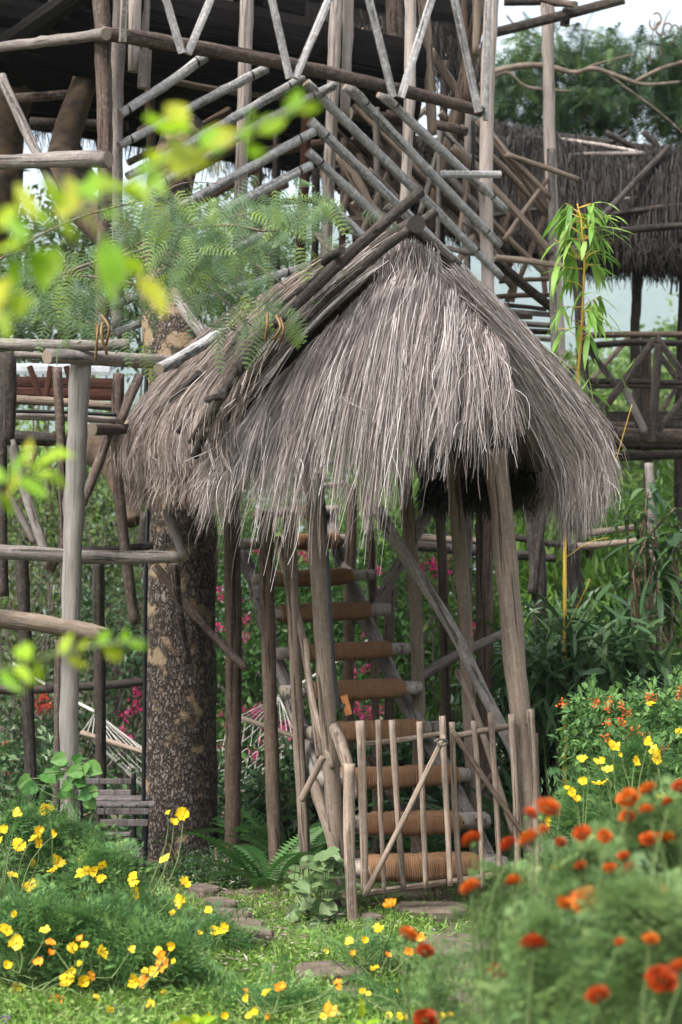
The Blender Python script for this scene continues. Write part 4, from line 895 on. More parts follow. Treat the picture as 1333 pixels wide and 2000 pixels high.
def E(u, v, d, ru, rv, rd_): p = P(u, v, d); return (p.x, p.y, p.z, ru*d/K, rd_, rv*d/K)
def sticks(parent, name, segs, r, mat, sides=4, seed=1, bend=.08):
    """many thin twigs joined in one mesh: segs list of (p0, p1) arrays, slightly bent."""
    rr = np.random.default_rng(seed); a = np.array([s[0] for s in segs], float); c = np.array([s[1] for s in segs], float); n = len(a)
    k = 5; t_ = np.linspace(0, 1, k)[None, :, None]; ln = np.linalg.norm(c-a, axis=1)[:, None, None]
    paths = a[:, None]*(1-t_)+c[:, None]*t_+rr.normal(size=(n, 1, 3))*ln*bend*np.sin(t_*math.pi)
    T = unit(np.gradient(paths, axis=1)); S1 = unit(np.cross(T, np.array([.3, 1, .2]))); S2 = np.cross(T, S1)
    rad = r*np.linspace(1, .5, k)[None, :, None, None]; an = np.arange(sides)*2*math.pi/sides
    V = paths[:, :, None]+rad*(S1[:, :, None]*np.cos(an)[None, None, :, None]+S2[:, :, None]*np.sin(an)[None, None, :, None])
    q = np.array([[i*sides+j, i*sides+(j+1) % sides, (i+1)*sides+(j+1) % sides, (i+1)*sides+j] for i in range(k-1) for j in range(sides)])
    F = q[None]+(np.arange(n)*k*sides)[:, None, None]
    return obj(name, mesh_np(name, V.reshape(-1, 3), F.reshape(-1, 4), None, (mat,), smooth=True), parent)
def gpos(u, d): return Vector(((u-U0)*d/K, d, 0))
def shrub(name, label, cat, ells, ntw, per, twl, L_, wd, mat, seed, group=None, twig=TWIG, ntwig=60, tmpl=LEAF2, **kw):
    rr = np.random.default_rng(seed); e0 = ells[0]; o = thing(name, label, cat, (e0[0], e0[1], 0), group)
    cloud_obj(o, 'foliage', cloud(ells, ntw, per, twl, L_, wd, rr, tmpl, **kw), GM[mat] if isinstance(mat, str) else mat)
    segs = []
    for i in range(ntwig):
        e = ells[rr.integers(len(ells))]; q = inell(1, e, rr)[0]; g = np.array([e[0]+rr.normal()*e[3]*.3, e[1]+rr.normal()*e[4]*.3, 0.])
        m_ = g+(q-g)*.55+rr.normal(size=3)*.12; segs += [(g, m_), (m_, q)]
    if ntwig: sticks(o, 'stem', segs, .012, twig, seed=seed)
    return o
TM = {}
def tmesh(key, tmpl, mat, smooth=False):
    if key not in TM: TM[key] = mesh_np(key, tmpl[0], tmpl[1], None, (mat,), smooth=smooth)
    return TM[key]
def place(parent, name, me, pos, d, n, sc, wd=1.):
    d = Vector(d).normalized(); n = Vector(n); s = n.cross(d)
    if s.length < 1e-3: s = Vector((1, 0, 0)).cross(d)
    s.normalize(); nn = d.cross(s)
    R = Matrix((d, s, nn)).transposed().to_4x4()
    M = Matrix.Translation(Vector(pos)) @ R @ Matrix.Diagonal((sc, sc*wd, sc, 1))
    return obj(name, me, parent, M)

# ================================================================ FAR PAVILION (right)
PV = thing('thatched_pavilion', 'dark thatched pavilion with a log railed balcony at the right edge', 'pavilion', (3.3, 18.5, 0))
rp = np.random.default_rng(21)
PVT = [(868, 240, 20.4), (960, 243, 20.5), (1060, 262, 20.5), (1150, 284, 20.4), (1210, 300, 20.3), (1300, 296, 20.2), (1400, 305, 20.2)]
PVB = [(868, 420, 18.3), (960, 455, 18.2), (1060, 470, 18.1), (1150, 485, 18.), (1210, 488, 18.), (1300, 492, 17.9), (1400, 495, 17.9)]
PVT = np.array([tuple(P(*p)) for p in PVT]); PVB = np.array([tuple(P(*p)) for p in PVB])
def pvpt(q, s, off=0.):
    j = np.minimum(np.asarray(q).astype(int), 5); f = (q-j)[:, None]; s = np.asarray(s)[:, None]
    a = PVT[j]*(1-f)+PVT[j+1]*f; b_ = PVB[j]*(1-f)+PVB[j+1]*f; p = a*(1-s)+b_*s
    p[:, 2] += .22*np.sin(np.pi*s[:, 0])+off; p[:, 1] -= .12*np.sin(np.pi*s[:, 0])+off; return p
n = 9000; q = rp.uniform(0, 5.99, n); s0 = rp.uniform(-.02, .85, n); s1 = np.minimum(s0+rp.uniform(.15, .35, n), 1.06); off = rp.uniform(0, .06, n)
straw_obj('thatch', PV, wiggle(np.stack([pvpt(np.clip(q+rp.normal()*.01, 0, 5.99), s0+(s1-s0)*i/5, off) for i in range(6)], 1), .03, rp), .013, STRAWD, rp)
V = []; F = []
for l in (-.01, -.16):
    for i in range(25): V.append(pvpt(np.full(8, i/4*.999), np.linspace(0, 1, 8), l))
V = np.concatenate(V); m_ = 200
F = [(l+i*8+j, l+i*8+j+1, l+(i+1)*8+j+1, l+(i+1)*8+j) for l in (0, m_) for i in range(24) for j in range(7)]
obj('thatch_underlay', mesh_np('thatch_underlay', V, np.array(F), None, (BACK,), smooth=True), PV)
fringe('thatch_fringe', PV, [Vector(PVB[i]) for i in range(3, 7)], .22, 5200, .012, STRAWD, rp, .16)
fringe('thatch_fringe', PV, [Vector(PVB[i]) for i in range(0, 4)], .22, 2200, .012, STRAWD, rp, .12)
def pvb(pts, w_, m='dark'): log(PV, 'roof_batten', [(u, v, d) for u, v, d in pts], w_, m, rough=.1, end=ENDD)
for u0, v0, u1, v1, w_, m in ((1215, 331, 1345, 309, 9, 'grey'), (1178, 363, 1345, 342, 11, 'dark'), (1200, 392, 1345, 370, 9, 'grey'), (1180, 422, 1345, 400, 11, 'dark'), (1165, 459, 1345, 440, 14, 'dark'), (955, 266, 1065, 271, 9, 'pale'), (935, 300, 1080, 296, 9, 'grey'), (940, 388, 1080, 360, 10, 'dark'), (945, 425, 1090, 405, 9, 'dark')):
    def dd(u, v): return 20.3-(v-275)/210*2.3-.60
    pvb(((u0, v0, dd(u0, v0)), (u1, v1, dd(u1, v1))), w_, m)
pvb(((1095, 273, 19.75), (1180, 288, 19.65), (1255, 300, 19.55)), 9, 'pale'); pvb(((1000, 332, 19.05), (1100, 306, 19.25), (1260, 300, 19.35)), 10, 'grey')
pvb(((1155, 445, 17.45), (1230, 360, 18.35), (1305, 287, 19.25)), 12); pvb(((1183, 258, 19.9), (1270, 302, 19.9)), 10); pvb(((1192, 281, 20), (1228, 258, 20)), 10); pvb(((1256, 257, 19.8), (1300, 302, 19.8)), 11); pvb(((940, 243, 20.4), (1060, 263, 20.4), (1340, 300, 20.2)), 15)
for x in ((1318, 500, 1310, 575), (1326, 500, 1322, 570)):
    log(PV, 'stick', [(x[0], x[1], 17.9), (x[2], x[3], 17.9)], 4, 'dark')
for name, pts, w_, m, fn in (
    ('post', ((1250, 470, 18.4), (1240, 670, 18.4)), 20, 'dark', log), ('post', ((1240, 660, 18.4), (1248, 880, 18.4)), 20, 'dark', log), ('post', ((1262, 660, 18.7), (1266, 960, 18.7), (1274, 1550, 18.7)), 19, 'brown', log),
    ('post', ((1125, 480, 17.8), (1132, 700, 17.8), (1140, 860, 17.8), (1150, 1570, 17.8)), 20, 'dark', log), ('post', ((1340, 480, 18.6), (1342, 1550, 18.6)), 20, 'dark', log),
    ('rail', ((1135, 655, 17.6), (1240, 651, 17.6), (1400, 653, 17.6)), 12, 'brown', log), ('rail', ((1150, 675, 17.7), (1250, 668, 17.7), (1400, 672, 17.7)), 13, 'dark', log),
    ('rail', ((1140, 744, 17.8), (1400, 749, 17.8)), 11, 'dark', log), ('rail', ((1140, 756, 17.9), (1400, 761, 17.9)), 8, 'bark', log),
    ('beam', ((1150, 846, 17.7), (1400, 852, 17.7)), 30, 'bark', log), ('beam', ((1170, 892, 17.9), (1400, 884, 17.9)), 18, 'dark', log), ('beam', ((1160, 868, 18.6), (1400, 870, 18.6)), 16, 'dark', log),
    ('brace', ((1279, 664, 17.5), (1164, 820, 17.5)), 16, 'dark', board), ('brace', ((1282, 658, 17.5), (1345, 745, 17.5)), 14, 'dark', board), ('upright', ((1287, 672, 17.45), (1273, 862, 17.45)), 18, 'dark', board),
    ('brace', ((1220, 758, 17.5), (1260, 842, 17.5)), 14, 'slat', board), ('brace', ((1148, 680, 17.7), (1202, 750, 17.7)), 13, 'dark', board), ('brace', ((1142, 748, 17.8), (1186, 805, 17.8)), 12, 'dark', board),
    ('brace', ((1228, 660, 18.1), (1158, 740, 18.1)), 11, 'tan', board), ('brace', ((1345, 768, 17.5), (1285, 842, 17.5)), 14, 'dark', board), ('brace', ((1320, 760, 18.1), (1285, 815, 18.1)), 10, 'bark', board), ('brace', ((1290, 695, 18.1), (1322, 738, 18.1)), 12, 'dark', board),
    ('floor_board', ((1150, 829, 17.6), (1240, 829, 17.6)), 10, 'bark', board), ('floor_board', ((1242, 831, 17.6), (1400, 832, 17.6)), 10, 'dark', board)):
    fn(PV, name, pts, w_, m)
for k in range(6):
    log3(PV, 'floor_board', [P(1140, 838, 17.9+k*.35), P(1400, 838, 17.9+k*.35)], .17, 'dark', square=True, flat=.12, rough=.01, taper=0, bend=0)

# log fence behind, right
LF = thing('log_fence', 'pale log rail fence behind the shelter among bamboo', 'fence', gpos(1080, 15.2))
for name, pts, w_, m in (('rail', ((790, 1045, 15), (880, 1052, 15), (965, 1056, 15)), 15, 'tan'), ('rail', ((805, 1064, 14.8), (930, 1078, 14.8), (1085, 1091, 14.8)), 19, 'dark'), ('rail', ((1000, 1048, 15.2), (1130, 1068, 15.2)), 13, 'dark'),
    ('rail', ((1140, 1042, 15.4), (1255, 1027, 15.4), (1278, 1026, 15.4)), 13, 'tan'), ('rail', ((1128, 1067, 15.2), (1200, 1060, 15.2), (1285, 1050, 15.2)), 13, 'tan'), ('rail', ((1170, 1272, 15.4), (1262, 1270, 15.4)), 15, 'grey'),
    ('post', ((1268, 905, 15.4), (1272, 1150, 15.4), (1278, 1600, 15.4)), 17, 'grey')):
    log(LF, name, pts, w_, m, rough=.1)
YT = thing('forked_tree', 'slender dark forked tree trunk behind the right posts of the shelter', 'tree', gpos(1055, 14))
log(YT, 'trunk', [(1028, 860, 14), (1034, 1000, 14), (1046, 1160, 14), (1052, 1635, 14)], 30, 'dark', rough=.12)
log(YT, 'limb', [(1066, 880, 14), (1058, 1020, 14), (1040, 1160, 13.95)], 19, 'dark', rough=.12)

# ================================================================ HAMMOCK
HM = thing('hammock', 'white rope net hammock slung behind the big trunk with wooden spreader bars', 'hammock', P(360, 1500, 14.4))
ROPEW = plain('white_cord', (.55, .53, .48), .85)
a0, a1, b0, b1 = P(160, 1431, 14.5), P(300, 1475, 14.1), P(466, 1401, 14.7), P(590, 1443, 14.3); ta, tb = P(187, 1391, 15.6), P(545, 1360, 15.8)
def net(s, q):
    a = a0.lerp(a1, q); b_ = b0.lerp(b1, q); p = a.lerp(b_, s); sag = 4*s*(1-s)*(.33+.25*math.sin(math.pi*q)); return p-Vector((0, 0, sag))
segs = []
nq, nsx = 16, 26
for i in range(nsx):
    for j in range(nq+1):
        for dj in (-1, 1):
            if 0 <= j+dj <= nq and (i+j) % 2 == 0: segs.append((net(i/nsx, j/nq), net((i+1)/nsx, (j+dj)/nq)))
sticks(HM, 'net', segs, .0042, ROPEW, 3, bend=.02)
sticks(HM, 'clew_cord', [(a0.lerp(a1, j/13), ta) for j in range(14)], .004, ROPEW, 3, bend=.004); sticks(HM, 'clew_cord', [(b0.lerp(b1, j/13), tb) for j in range(14)], .004, ROPEW, 3, bend=.004)
log3(HM, 'spreader_bar', [a0, a1], .02, 'tan', rough=.02, bend=0); log3(HM, 'spreader_bar', [b0, b1], .02, 'tan', rough=.02, bend=0)
log3(HM, 'rope', [ta, ta+Vector((-.8, .6, .4))], .012, ROPEW); log3(HM, 'rope', [tb, tb+Vector((.8, .5, .5))], .012, ROPEW)

# ================================================================ SLATTED CHAIR
CHR = thing('folding_chair', 'weathered slatted folding chair with black metal legs beside the big trunk', 'chair', gpos(245, 12.2))
def slat(name, u0, u1, v, d, sy, sz, parent=CHR, tilt=0.):
    a, b_ = P(u0, v, d), P(u1, v, d); me = boxm(name, b_.x-a.x, sy, sz, (W['slat'],), .006)
    # grain along the slat
    return obj(name, me, parent, Matrix.Translation((a+b_)/2) @ Matrix.Rotation(tilt, 4, 'X'))
for v in (1526, 1548): slat('back_slat', 153, 258, v, 12.75, .022, .038)
slat('seat_slat', 178, 304, 1571, 12.05, .10, .022, tilt=.15); slat('seat_slat', 176, 292, 1562, 12.25, .07, .02, tilt=.1); slat('seat_slat', 172, 284, 1558, 12.40, .07, .02, tilt=.1)
slat('front_slat', 190, 292, 1585, 11.98, .02, .04); slat('front_slat', 196, 290, 1607, 11.98, .02, .045)
CHM = plain('black_metal', (.02, .02, .022), .45, metal=.6)
for u0, v0, d0, u1, v1, d1 in ((287, 1574, 12.0, 283, 1698, 12.0), (196, 1574, 12.0, 200, 1698, 12.0), (262, 1510, 12.78, 262, 1672, 12.75), (158, 1510, 12.78, 158, 1672, 12.75)):
    cable(CHR, 'leg', [(u0, v0, d0), ((u0+u1)/2, (v0+v1)/2, (d0+d1)/2), (u1, v1, d1)], .016, CHM)
cable(CHR, 'stretcher', [(200, 1640, 12.0), (240, 1640, 12.0), (283, 1640, 12.0)], .012, CHM)
FS = thing('footstool', 'low slatted wooden footstool in front of the folding chair among cosmos', 'footstool', gpos(240, 11.7))
for v, d, sy in ((1629, 11.95, .05), (1672, 11.6, .13), (1662, 11.8, .09)): slat('slat', 205, 276 if v > 1650 else 256, v, d, sy, .022, FS, .1)
for u in (212, 268): cable(FS, 'leg', [(u, 1668, 11.62), (u, 1690, 11.62), (u, 1712, 11.62)], .014, CHM)

# ================================================================ VEGETATION: background
wr = np.random.default_rng(40)
FW = tag(obj('far_wood', bpy.data.meshes.new('far_wood')), kind='stuff')
ells = [E(u, v, d, ru, rv, 2.2) for u, v, d, ru, rv in ((100, 1150, 30, 200, 260), (420, 1130, 31, 220, 240), (700, 1060, 30, 200, 240), (950, 1120, 30, 200, 250), (1180, 1080, 32, 220, 330), (1400, 1100, 30, 200, 300), (-150, 1100, 30, 200, 260), (1260, 900, 40, 250, 200), (200, 950, 36, 300, 160), (560, 930, 36, 300, 160), (900, 900, 38, 260, 180))]
V, F, r = cloud(ells, 5200, 11, .7, .17, .5, wr, upn=.8)
me = mesh_np('far_wood', V, F, r, (leafmat('far_leaf', [(.04, .085, .025), (.075, .13, .035), (.12, .19, .05), (.18, .24, .08)], .4),)); FW.data = me
shrub('dense_tree', 'dark leafy tree behind the low platform under the tree house', 'tree', [E(60, 520, 20, 170, 120, 1.4), E(230, 560, 20.5, 130, 110, 1.2), E(-60, 640, 20, 130, 130, 1.4), E(420, 480, 21, 150, 90, 1.2), E(560, 560, 21, 110, 110, 1.)], 900, 10, .5, .12, .45, GM['shade'], 39, twig=TWIGD, ntwig=50)
# left: greyish twiggy shrubs with bougainvillea
def flowers_cluster(parent, pts, mat, size, seed, name='flower_cluster', group=None):
    rr = np.random.default_rng(seed)
    key = name+mat
    if key not in TM:
        n = 26; V, F, r = scatter(LEAF2[0], LEAF2[1], basis(rr.normal(size=(n, 3)), rr.normal(size=(n, 3))), rr.normal(size=(n, 3))*.42, np.stack([np.full(n, .5), np.full(n, .42), np.full(n, .5)], 1), rr=rr)
        TM[key] = mesh_np(key, V, F, r, (GM[mat],))
    for p in pts: tag(place(parent, name, TM[key], p, rr.normal(size=3), rr.normal(size=3), size*rr.uniform(.7, 1.25)), kind='stuff')
s1 = shrub('leafy_shrub', 'greyish twiggy shrub with yellow green tips behind the left platform', 'shrub', [E(60, 1130, 19, 150, 260, 1.2), E(240, 1100, 19.5, 130, 230, 1.2), E(130, 1380, 17.5, 170, 150, 1.)], 900, 9, .5, .085, .5, 'shade', 41, ntwig=90)
shrub('leafy_shrub', 'pale yellow green bush seen through the left platform posts', 'shrub', [E(190, 960, 23, 190, 120, 1.2), E(30, 1000, 23, 120, 200, 1.2)], 500, 9, .5, .1, .5, GM['bam'], 42, ntwig=70)
s2 = shrub('bougainvillea', 'crimson bougainvillea left of the big trunk', 'bougainvillea', [E(262, 1390, 16.5, 70, 120, .5), E(230, 1250, 17, 60, 120, .5)], 260, 9, .35, .075, .55, 'dark', 43, ntwig=40)
flowers_cluster(s2, [P(u, v, 15.9) for u, v in ((268, 1340), (272, 1356), (265, 1372), (274, 1385), (255, 1388), (246, 1400), (240, 1425), (270, 1330), (262, 1350), (250, 1440))], 'mag', .05, 1)
s3 = shrub('bougainvillea', 'coral bougainvillea at the left edge behind the dark post', 'bougainvillea', [E(60, 1400, 16.5, 80, 80, .5)], 160, 9, .35, .075, .55, 'dark', 44, ntwig=30)
flowers_cluster(s3, [P(u, v, 15.9) for u, v in ((52, 1352), (55, 1372), (88, 1362), (95, 1378), (82, 1385), (20, 1490), (15, 1505), (10, 1455), (70, 1376))], 'coral', .07, 2)
s4 = shrub('bougainvillea', 'magenta bougainvillea hedge behind the hammock and stair', 'bougainvillea', [E(520, 1330, 17, 150, 260, .9), E(690, 1300, 17, 110, 260, .9), E(460, 1200, 17.5, 80, 180, .8)], 1500, 9, .4, .08, .55, leafmat('hedge_leaf', [(0.036, 0.09, 0.0216), (0.06, 0.144, 0.03), (0.108, 0.216, 0.048)], .4), 45, ntwig=60)
pk = [(428, 1152), (432, 1166), (470, 1173), (455, 1205), (478, 1215), (482, 1208), (502, 1075), (592, 1082), (600, 1090), (430, 1225), (700, 1170), (693, 1175), (738, 1115), (690, 1385), (704, 1390), (722, 1385), (735, 1392), (742, 1382), (710, 1400), (698, 1375), (725, 1398), (505, 1385), (520, 1400), (512, 1420), (560, 1420), (572, 1435), (566, 1448), (575, 1425), (500, 1470), (498, 1480), (490, 1465), (462, 1390), (478, 1385), (506, 1445), (495, 1390), (720, 1300), (712, 1308), (690, 1310), (430, 1395), (428, 1460), (445, 1415), (540, 1410), (470, 1440), (580, 1450), (480, 1245), (715, 1235), (558, 1410), (568, 1412), (552, 1425), (578, 1440), (502, 1400), (525, 1392)]
flowers_cluster(s4, [P(u, v, 15.6+.3*random.random()) for u, v in pk], 'mag', .042, 3)
s5 = shrub('bougainvillea', 'sparse pink flowering shrub behind the right posts', 'bougainvillea', [E(850, 1180, 17.5, 90, 200, .8)], 300, 9, .4, .085, .5, 'shade', 46, ntwig=30)
flowers_cluster(s5, [P(u, v, 16.6) for u, v in ((822, 1110), (848, 1105), (856, 1118), (868, 1118), (848, 1098), (870, 1090), (925, 1230), (930, 1222), (920, 1240))], 'mag', .055, 4)
# bamboo thickets, right
BL = (blade(3, .25, .16))
def bamboo_clump(name, label, ells, ntw, seed, mat='bam', L_=.22, group=None):
    return shrub(name, label, 'bamboo', ells, ntw, 8, .45, L_, 1., mat, seed, group, STEM, 60, BL, down=.6, out_=.3)
bamboo_clump('bamboo_thicket', 'bright green bamboo thicket behind the stair posts', [E(800, 1080, 19, 110, 230, 1), E(880, 1290, 18, 110, 160, .8), E(690, 1130, 19.5, 60, 200, .8)], 620, 50)
bamboo_clump('bamboo_thicket', 'bright green bamboo thicket behind the yellow bamboo culm', [E(1080, 1080, 18, 100, 190, 1), E(1200, 1150, 18.5, 110, 190, 1), E(1100, 1260, 17, 120, 110, .8)], 800, 51)
bamboo_clump('bamboo_thicket', 'pale bamboo under the balcony at the right edge', [E(1290, 1130, 19.5, 90, 220, 1)], 360, 52)
shrub('canopy_tree', 'hazy yellow green tree crown seen through the balcony railing', 'tree', [E(1250, 800, 34, 190, 90, 3), E(1380, 740, 36, 120, 110, 3), E(1150, 860, 33, 130, 120, 3)], 900, 10, .8, .19, .55, leafmat('hazy_leaf', [(.07, .13, .035), (.12, .20, .05), (.19, .27, .08)], .4), 53, twig=TWIGD, ntwig=40)
# dark understory
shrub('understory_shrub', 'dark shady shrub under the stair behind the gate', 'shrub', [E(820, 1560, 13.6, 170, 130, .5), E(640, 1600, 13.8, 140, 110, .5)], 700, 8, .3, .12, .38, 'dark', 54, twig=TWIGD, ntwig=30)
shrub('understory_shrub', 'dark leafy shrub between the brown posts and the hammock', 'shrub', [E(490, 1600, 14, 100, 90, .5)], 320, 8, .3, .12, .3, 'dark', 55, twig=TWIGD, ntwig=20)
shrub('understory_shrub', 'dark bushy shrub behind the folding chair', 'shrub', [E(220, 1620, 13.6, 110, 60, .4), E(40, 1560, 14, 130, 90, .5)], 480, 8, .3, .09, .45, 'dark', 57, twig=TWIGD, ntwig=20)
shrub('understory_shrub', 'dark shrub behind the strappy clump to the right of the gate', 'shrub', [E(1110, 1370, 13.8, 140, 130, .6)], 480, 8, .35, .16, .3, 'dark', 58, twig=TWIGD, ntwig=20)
shrub('clipped_hedge', 'low dark clipped shrub at the foot of the big trunk', 'hedge', [E(420, 1712, 11.4, 90, 42, .32), E(350, 1725, 11.5, 40, 30, .25)], 1500, 8, .09, .026, .5, 'dark', 56, twig=TWIGD, ntwig=30)
# dark strappy bush at the right edge: separate leaves
DB = thing('strappy_bush', 'dark broad strap leaved bush at the right edge below the balcony', 'bush', gpos(1290, 13.2)); rr = np.random.default_rng(60)
m1 = [tmesh('strap_leaf', blade(5, .35, .16), GM['dark']), tmesh('strap_leaf_arched', blade(5, .7, .15), GM['dark'])]
segs = []
for i in range(36):
    q = inell(1, E(1285, 1150, 13.2, 85, 215, .5), rr, .2)[0]; g = np.array([gpos(1290, 13.2).x+rr.normal()*.15, 13.2+rr.normal()*.2, 0]); m_ = (g+q)/2+rr.normal(size=3)*.1; segs += [(g, m_), (m_, q)]
    for k in range(7):
        a = rr.uniform(0, 6.28); d = Vector((math.cos(a), math.sin(a), rr.uniform(-.5, .6)))
        place(DB, 'leaf', m1[rr.integers(2)], Vector(q)+d*.03+Vector(rr.normal(size=3)*.05), d, (0, 0, 1), rr.uniform(.18, .34), rr.uniform(.8, 1.2))
sticks(DB, 'stem', segs, .014, TWIGD, seed=6)
DB2 = shrub('low_bamboo', 'dark palmate bamboo leaves at the foot of the yellow culm', 'bamboo', [E(1130, 1290, 12.4, 110, 50, .4), E(1230, 1340, 12.6, 100, 50, .4)], 230, 8, .3, .26, 1., 'dark', 61, twig=STEM, ntwig=30, tmpl=BL, down=.3)

# yellow bamboo with hanging leaves
YB = thing('yellow_bamboo', 'single yellow bamboo culm with drooping bright leaves right of the shelter', 'bamboo', gpos(1103, 12.2)); rr = np.random.default_rng(62)
CUL = plain('yellow_culm', (.50, .30, .035), .45, (.42, .30, .06)); 
cpts = [(1103, 1690, 12.2), (1103, 1340, 12.2), (1104, 1000, 12.2), (1124, 790, 12.1), (1137, 640, 12), (1142, 520, 11.9), (1136, 430, 11.9), (1128, 398, 11.9)]
cp3 = [P(*p) for p in cpts]; o_ = cp3[0]; locs = []; rads = []
for i in range(80):
    qv = i/79*7; j = min(int(qv), 6); f = qv-j; locs.append(cp3[j].lerp(cp3[j+1], f)-o_); rads.append(.0145*(1-.72*i/79)*(1.22 if i % 6 == 0 else 1))
obj('culm', tube_mesh('culm', locs, rads, (CUL, CUL), 8, .01), YB, Matrix.Translation(o_))
bl = [tmesh('bamboo_leaf', blade(4, .45, .15), GM['bam']), tmesh('bamboo_leaf_b', blade(4, .2, .15), GM['bam'])]
for k in range(46):
    f = .40+.58*rr.random(); i = int(f*79); p = locs[i]+o_; a = rr.uniform(0, 6.28); tw = Vector((math.cos(a), math.sin(a)*.7, rr.uniform(-.1, .7))).normalized()
    tip = p+tw*rr.uniform(.08, .24); tag(sticks(YB, 'twig', [(p, tip)], .0035, CUL, 4, seed=k), kind='stuff')
    for q in range(rr.integers(3, 6)):
        a2 = a+rr.normal()*.8; d = Vector((math.cos(a2), math.sin(a2), rr.uniform(-1.3, .1)))
        place(YB, 'leaf', bl[rr.integers(2)], p.lerp(tip, rr.uniform(.5, 1)), d, (0, 0, 1), rr.uniform(.13, .27))
for pts in (((1120, 900, 12), (1165, 1000, 11.9), (1235, 790, 11.8)), ((1103, 1235, 12.1), (1140, 1160, 12), (1152, 1130, 12)), ((1104, 1090, 12.1), (1150, 1060, 12), (1190, 1050, 12))):
    cable(YB, 'twig', pts, .0025, CUL, 5)
for u, v in ((1225, 690), (1190, 760), (1180, 800), (1240, 700), (1205, 720), (1170, 840), (1160, 700), (1150, 740)):
    for q in range(2): place(YB, 'leaf', bl[rr.integers(2)], P(u, v, 11.85), (rr.normal()*.5, rr.normal()*.3, -1), (1, 0, .2), rr.uniform(.12, .2))

# tree crown at upper right, fine pinnate leaves
AT = thing('acacia_tree', 'feathery dark acacia tree with a pale crooked branch at upper right', 'tree', (4.6, 24, 0)); rr = np.random.default_rng(70)
BRM = plain('pale_branch', (.17, .135, .105), .9, (.09, .07, .055), 9, bump=.4)
for pts in (((880, 175, 22.45, 14), (985, 135, 22.45, 13), (1060, 128, 22.45, 12), (1120, 142, 22.45, 10), (1160, 134, 22.45, 10), (1215, 152, 22.45, 9), (1260, 165, 22.45, 7), (1330, 160, 22.45, 5)), ((905, 190, 22.45, 10), (985, 142, 22.45, 9), (1030, 170, 22.45, 7), (1110, 178, 22.45, 4)), ((1240, 160, 22.45, 7), (1290, 135, 22.45, 8), (1345, 118, 22.45, 9)), ((1150, 130, 22.45, 4), (1185, 120, 22.45, 4), (1240, 105, 22.45, 3)), ((1180, 140, 22.45, 3), (1215, 165, 22.45, 3), (1290, 220, 22.45, 3), (1345, 270, 22.45, 3)), ((780, 260, 22.45, 13), (850, 200, 22.45, 13), (900, 180, 22.45, 13))):
    trunk(AT, 'branch', pts, BRM, 10, 40)
trunk(AT, 'trunk', ((1450, 1590, 24.5, 60), (1440, 900, 24.5, 55), (1420, 400, 24.2, 45), (1400, 180, 23.6, 34), (1335, 122, 22.45, 10)), BRM, 14, 50)
ells = [E(u, v, 23.3, ru, rv, .9) for u, v, ru, rv in ((1040, 110, 70, 50), (1150, 115, 90, 55), (1270, 130, 110, 60), (1040, 205, 100, 45), (1140, 215, 80, 30), (1250, 205, 110, 45), (1340, 200, 60, 90), (950, 180, 60, 60), (1330, 110, 60, 50))]
n = 1900; ch = rr.integers(0, len(ells), n); pos = np.concatenate([inell((ch == i).sum(), e, rr) for i, e in enumerate(ells)]); n = len(pos)
D = unit(rr.normal(size=(n, 3))*.7+np.array([0, 0, -.55])); Nn = rr.normal(size=(n, 3))*.4+np.array([0, 0, 1.])
ACD = fern(8, .30, .35, 4, .085, lk=.45)
cloud_obj(AT, 'foliage', scatter(ACD[0], ACD[1], basis(D, Nn), pos, rr.uniform(.18, .36, n), rr=rr), GM['acad'])
for k, (u, v) in enumerate(((1278, 45), (1290, 55), (1305, 58), (1318, 62), (1283, 38))):
    c_ = P(u, v, 22.5); pts = [(u+9*math.cos(a), v+13*math.sin(a), 22.5) for a in np.linspace(k, k+3.6, 6)]; cable(AT, 'seed_pod', pts, .011, TWIGD, 5, 14)
sticks(AT, 'twig', [(P(1290, 110, 22.6), P(1310, 20, 22.6)), (P(1300, 100, 22.6), P(1330, 55, 22.6)), (P(1270, 120, 22.6), P(1280, 40, 22.6)), (P(1000, 60, 23), P(1050, 75, 23)), (P(990, 30, 23), P(1060, 90, 23))], .012, TWIGD, 4, 4)

# acacia foliage in front of the tree house, upper left
AC = thing('acacia_branch', 'feathery blue green acacia branches hanging in front of the lattice at centre left', 'tree', gpos(-60, 10.6)); rr = np.random.default_rng(71)
trunk(AC, 'trunk', ((-90, 1760, 10.6, 70), (-100, 1200, 10.6, 65), (-90, 700, 10.6, 55), (-60, 480, 10.5, 30)), BRM, 14, 50)
arms = [((-80, 560), (60, 470), (170, 420), (300, 385), (360, 357), (440, 360)), ((-80, 620), (60, 560), (180, 520), (330, 450), (470, 420), (600, 400)), ((100, 545), (240, 500), (380, 540), (470, 620), (530, 660)), ((240, 500), (360, 470), (470, 500), (560, 560)), ((-60, 600), (40, 590), (130, 610), (190, 640)), ((330, 450), (450, 440), (540, 450), (640, 390)), ((300, 470), (380, 520), (440, 560), (500, 600)), ((60, 560), (130, 540), (220, 545), (280, 560))]
for a in arms: trunk(AC, 'branch', [(u, v, 9.35, max(2, 7-i*1.3)) for i, (u, v) in enumerate(a)], W['tan'], 7, 24)
am = [tmesh('acacia_leaf%s' % c, ACA[i], GM['aca']) for i, c in enumerate(('', '_bent', '_curled'))]
def acl(u, v, s_=1., d=None):
    d = rr.uniform(8.9, 9.6) if d is None else d
    dr = Vector((rr.normal()*.8, rr.normal()*.35-.1, -.75+rr.normal()*.45))
    place(AC, 'leaf', am[rr.integers(3)], P(u, v, d), dr, (rr.normal()*.3, -1+rr.normal()*.4, .5), rr.uniform(.11, .21)*s_, rr.uniform(.9, 1.3))
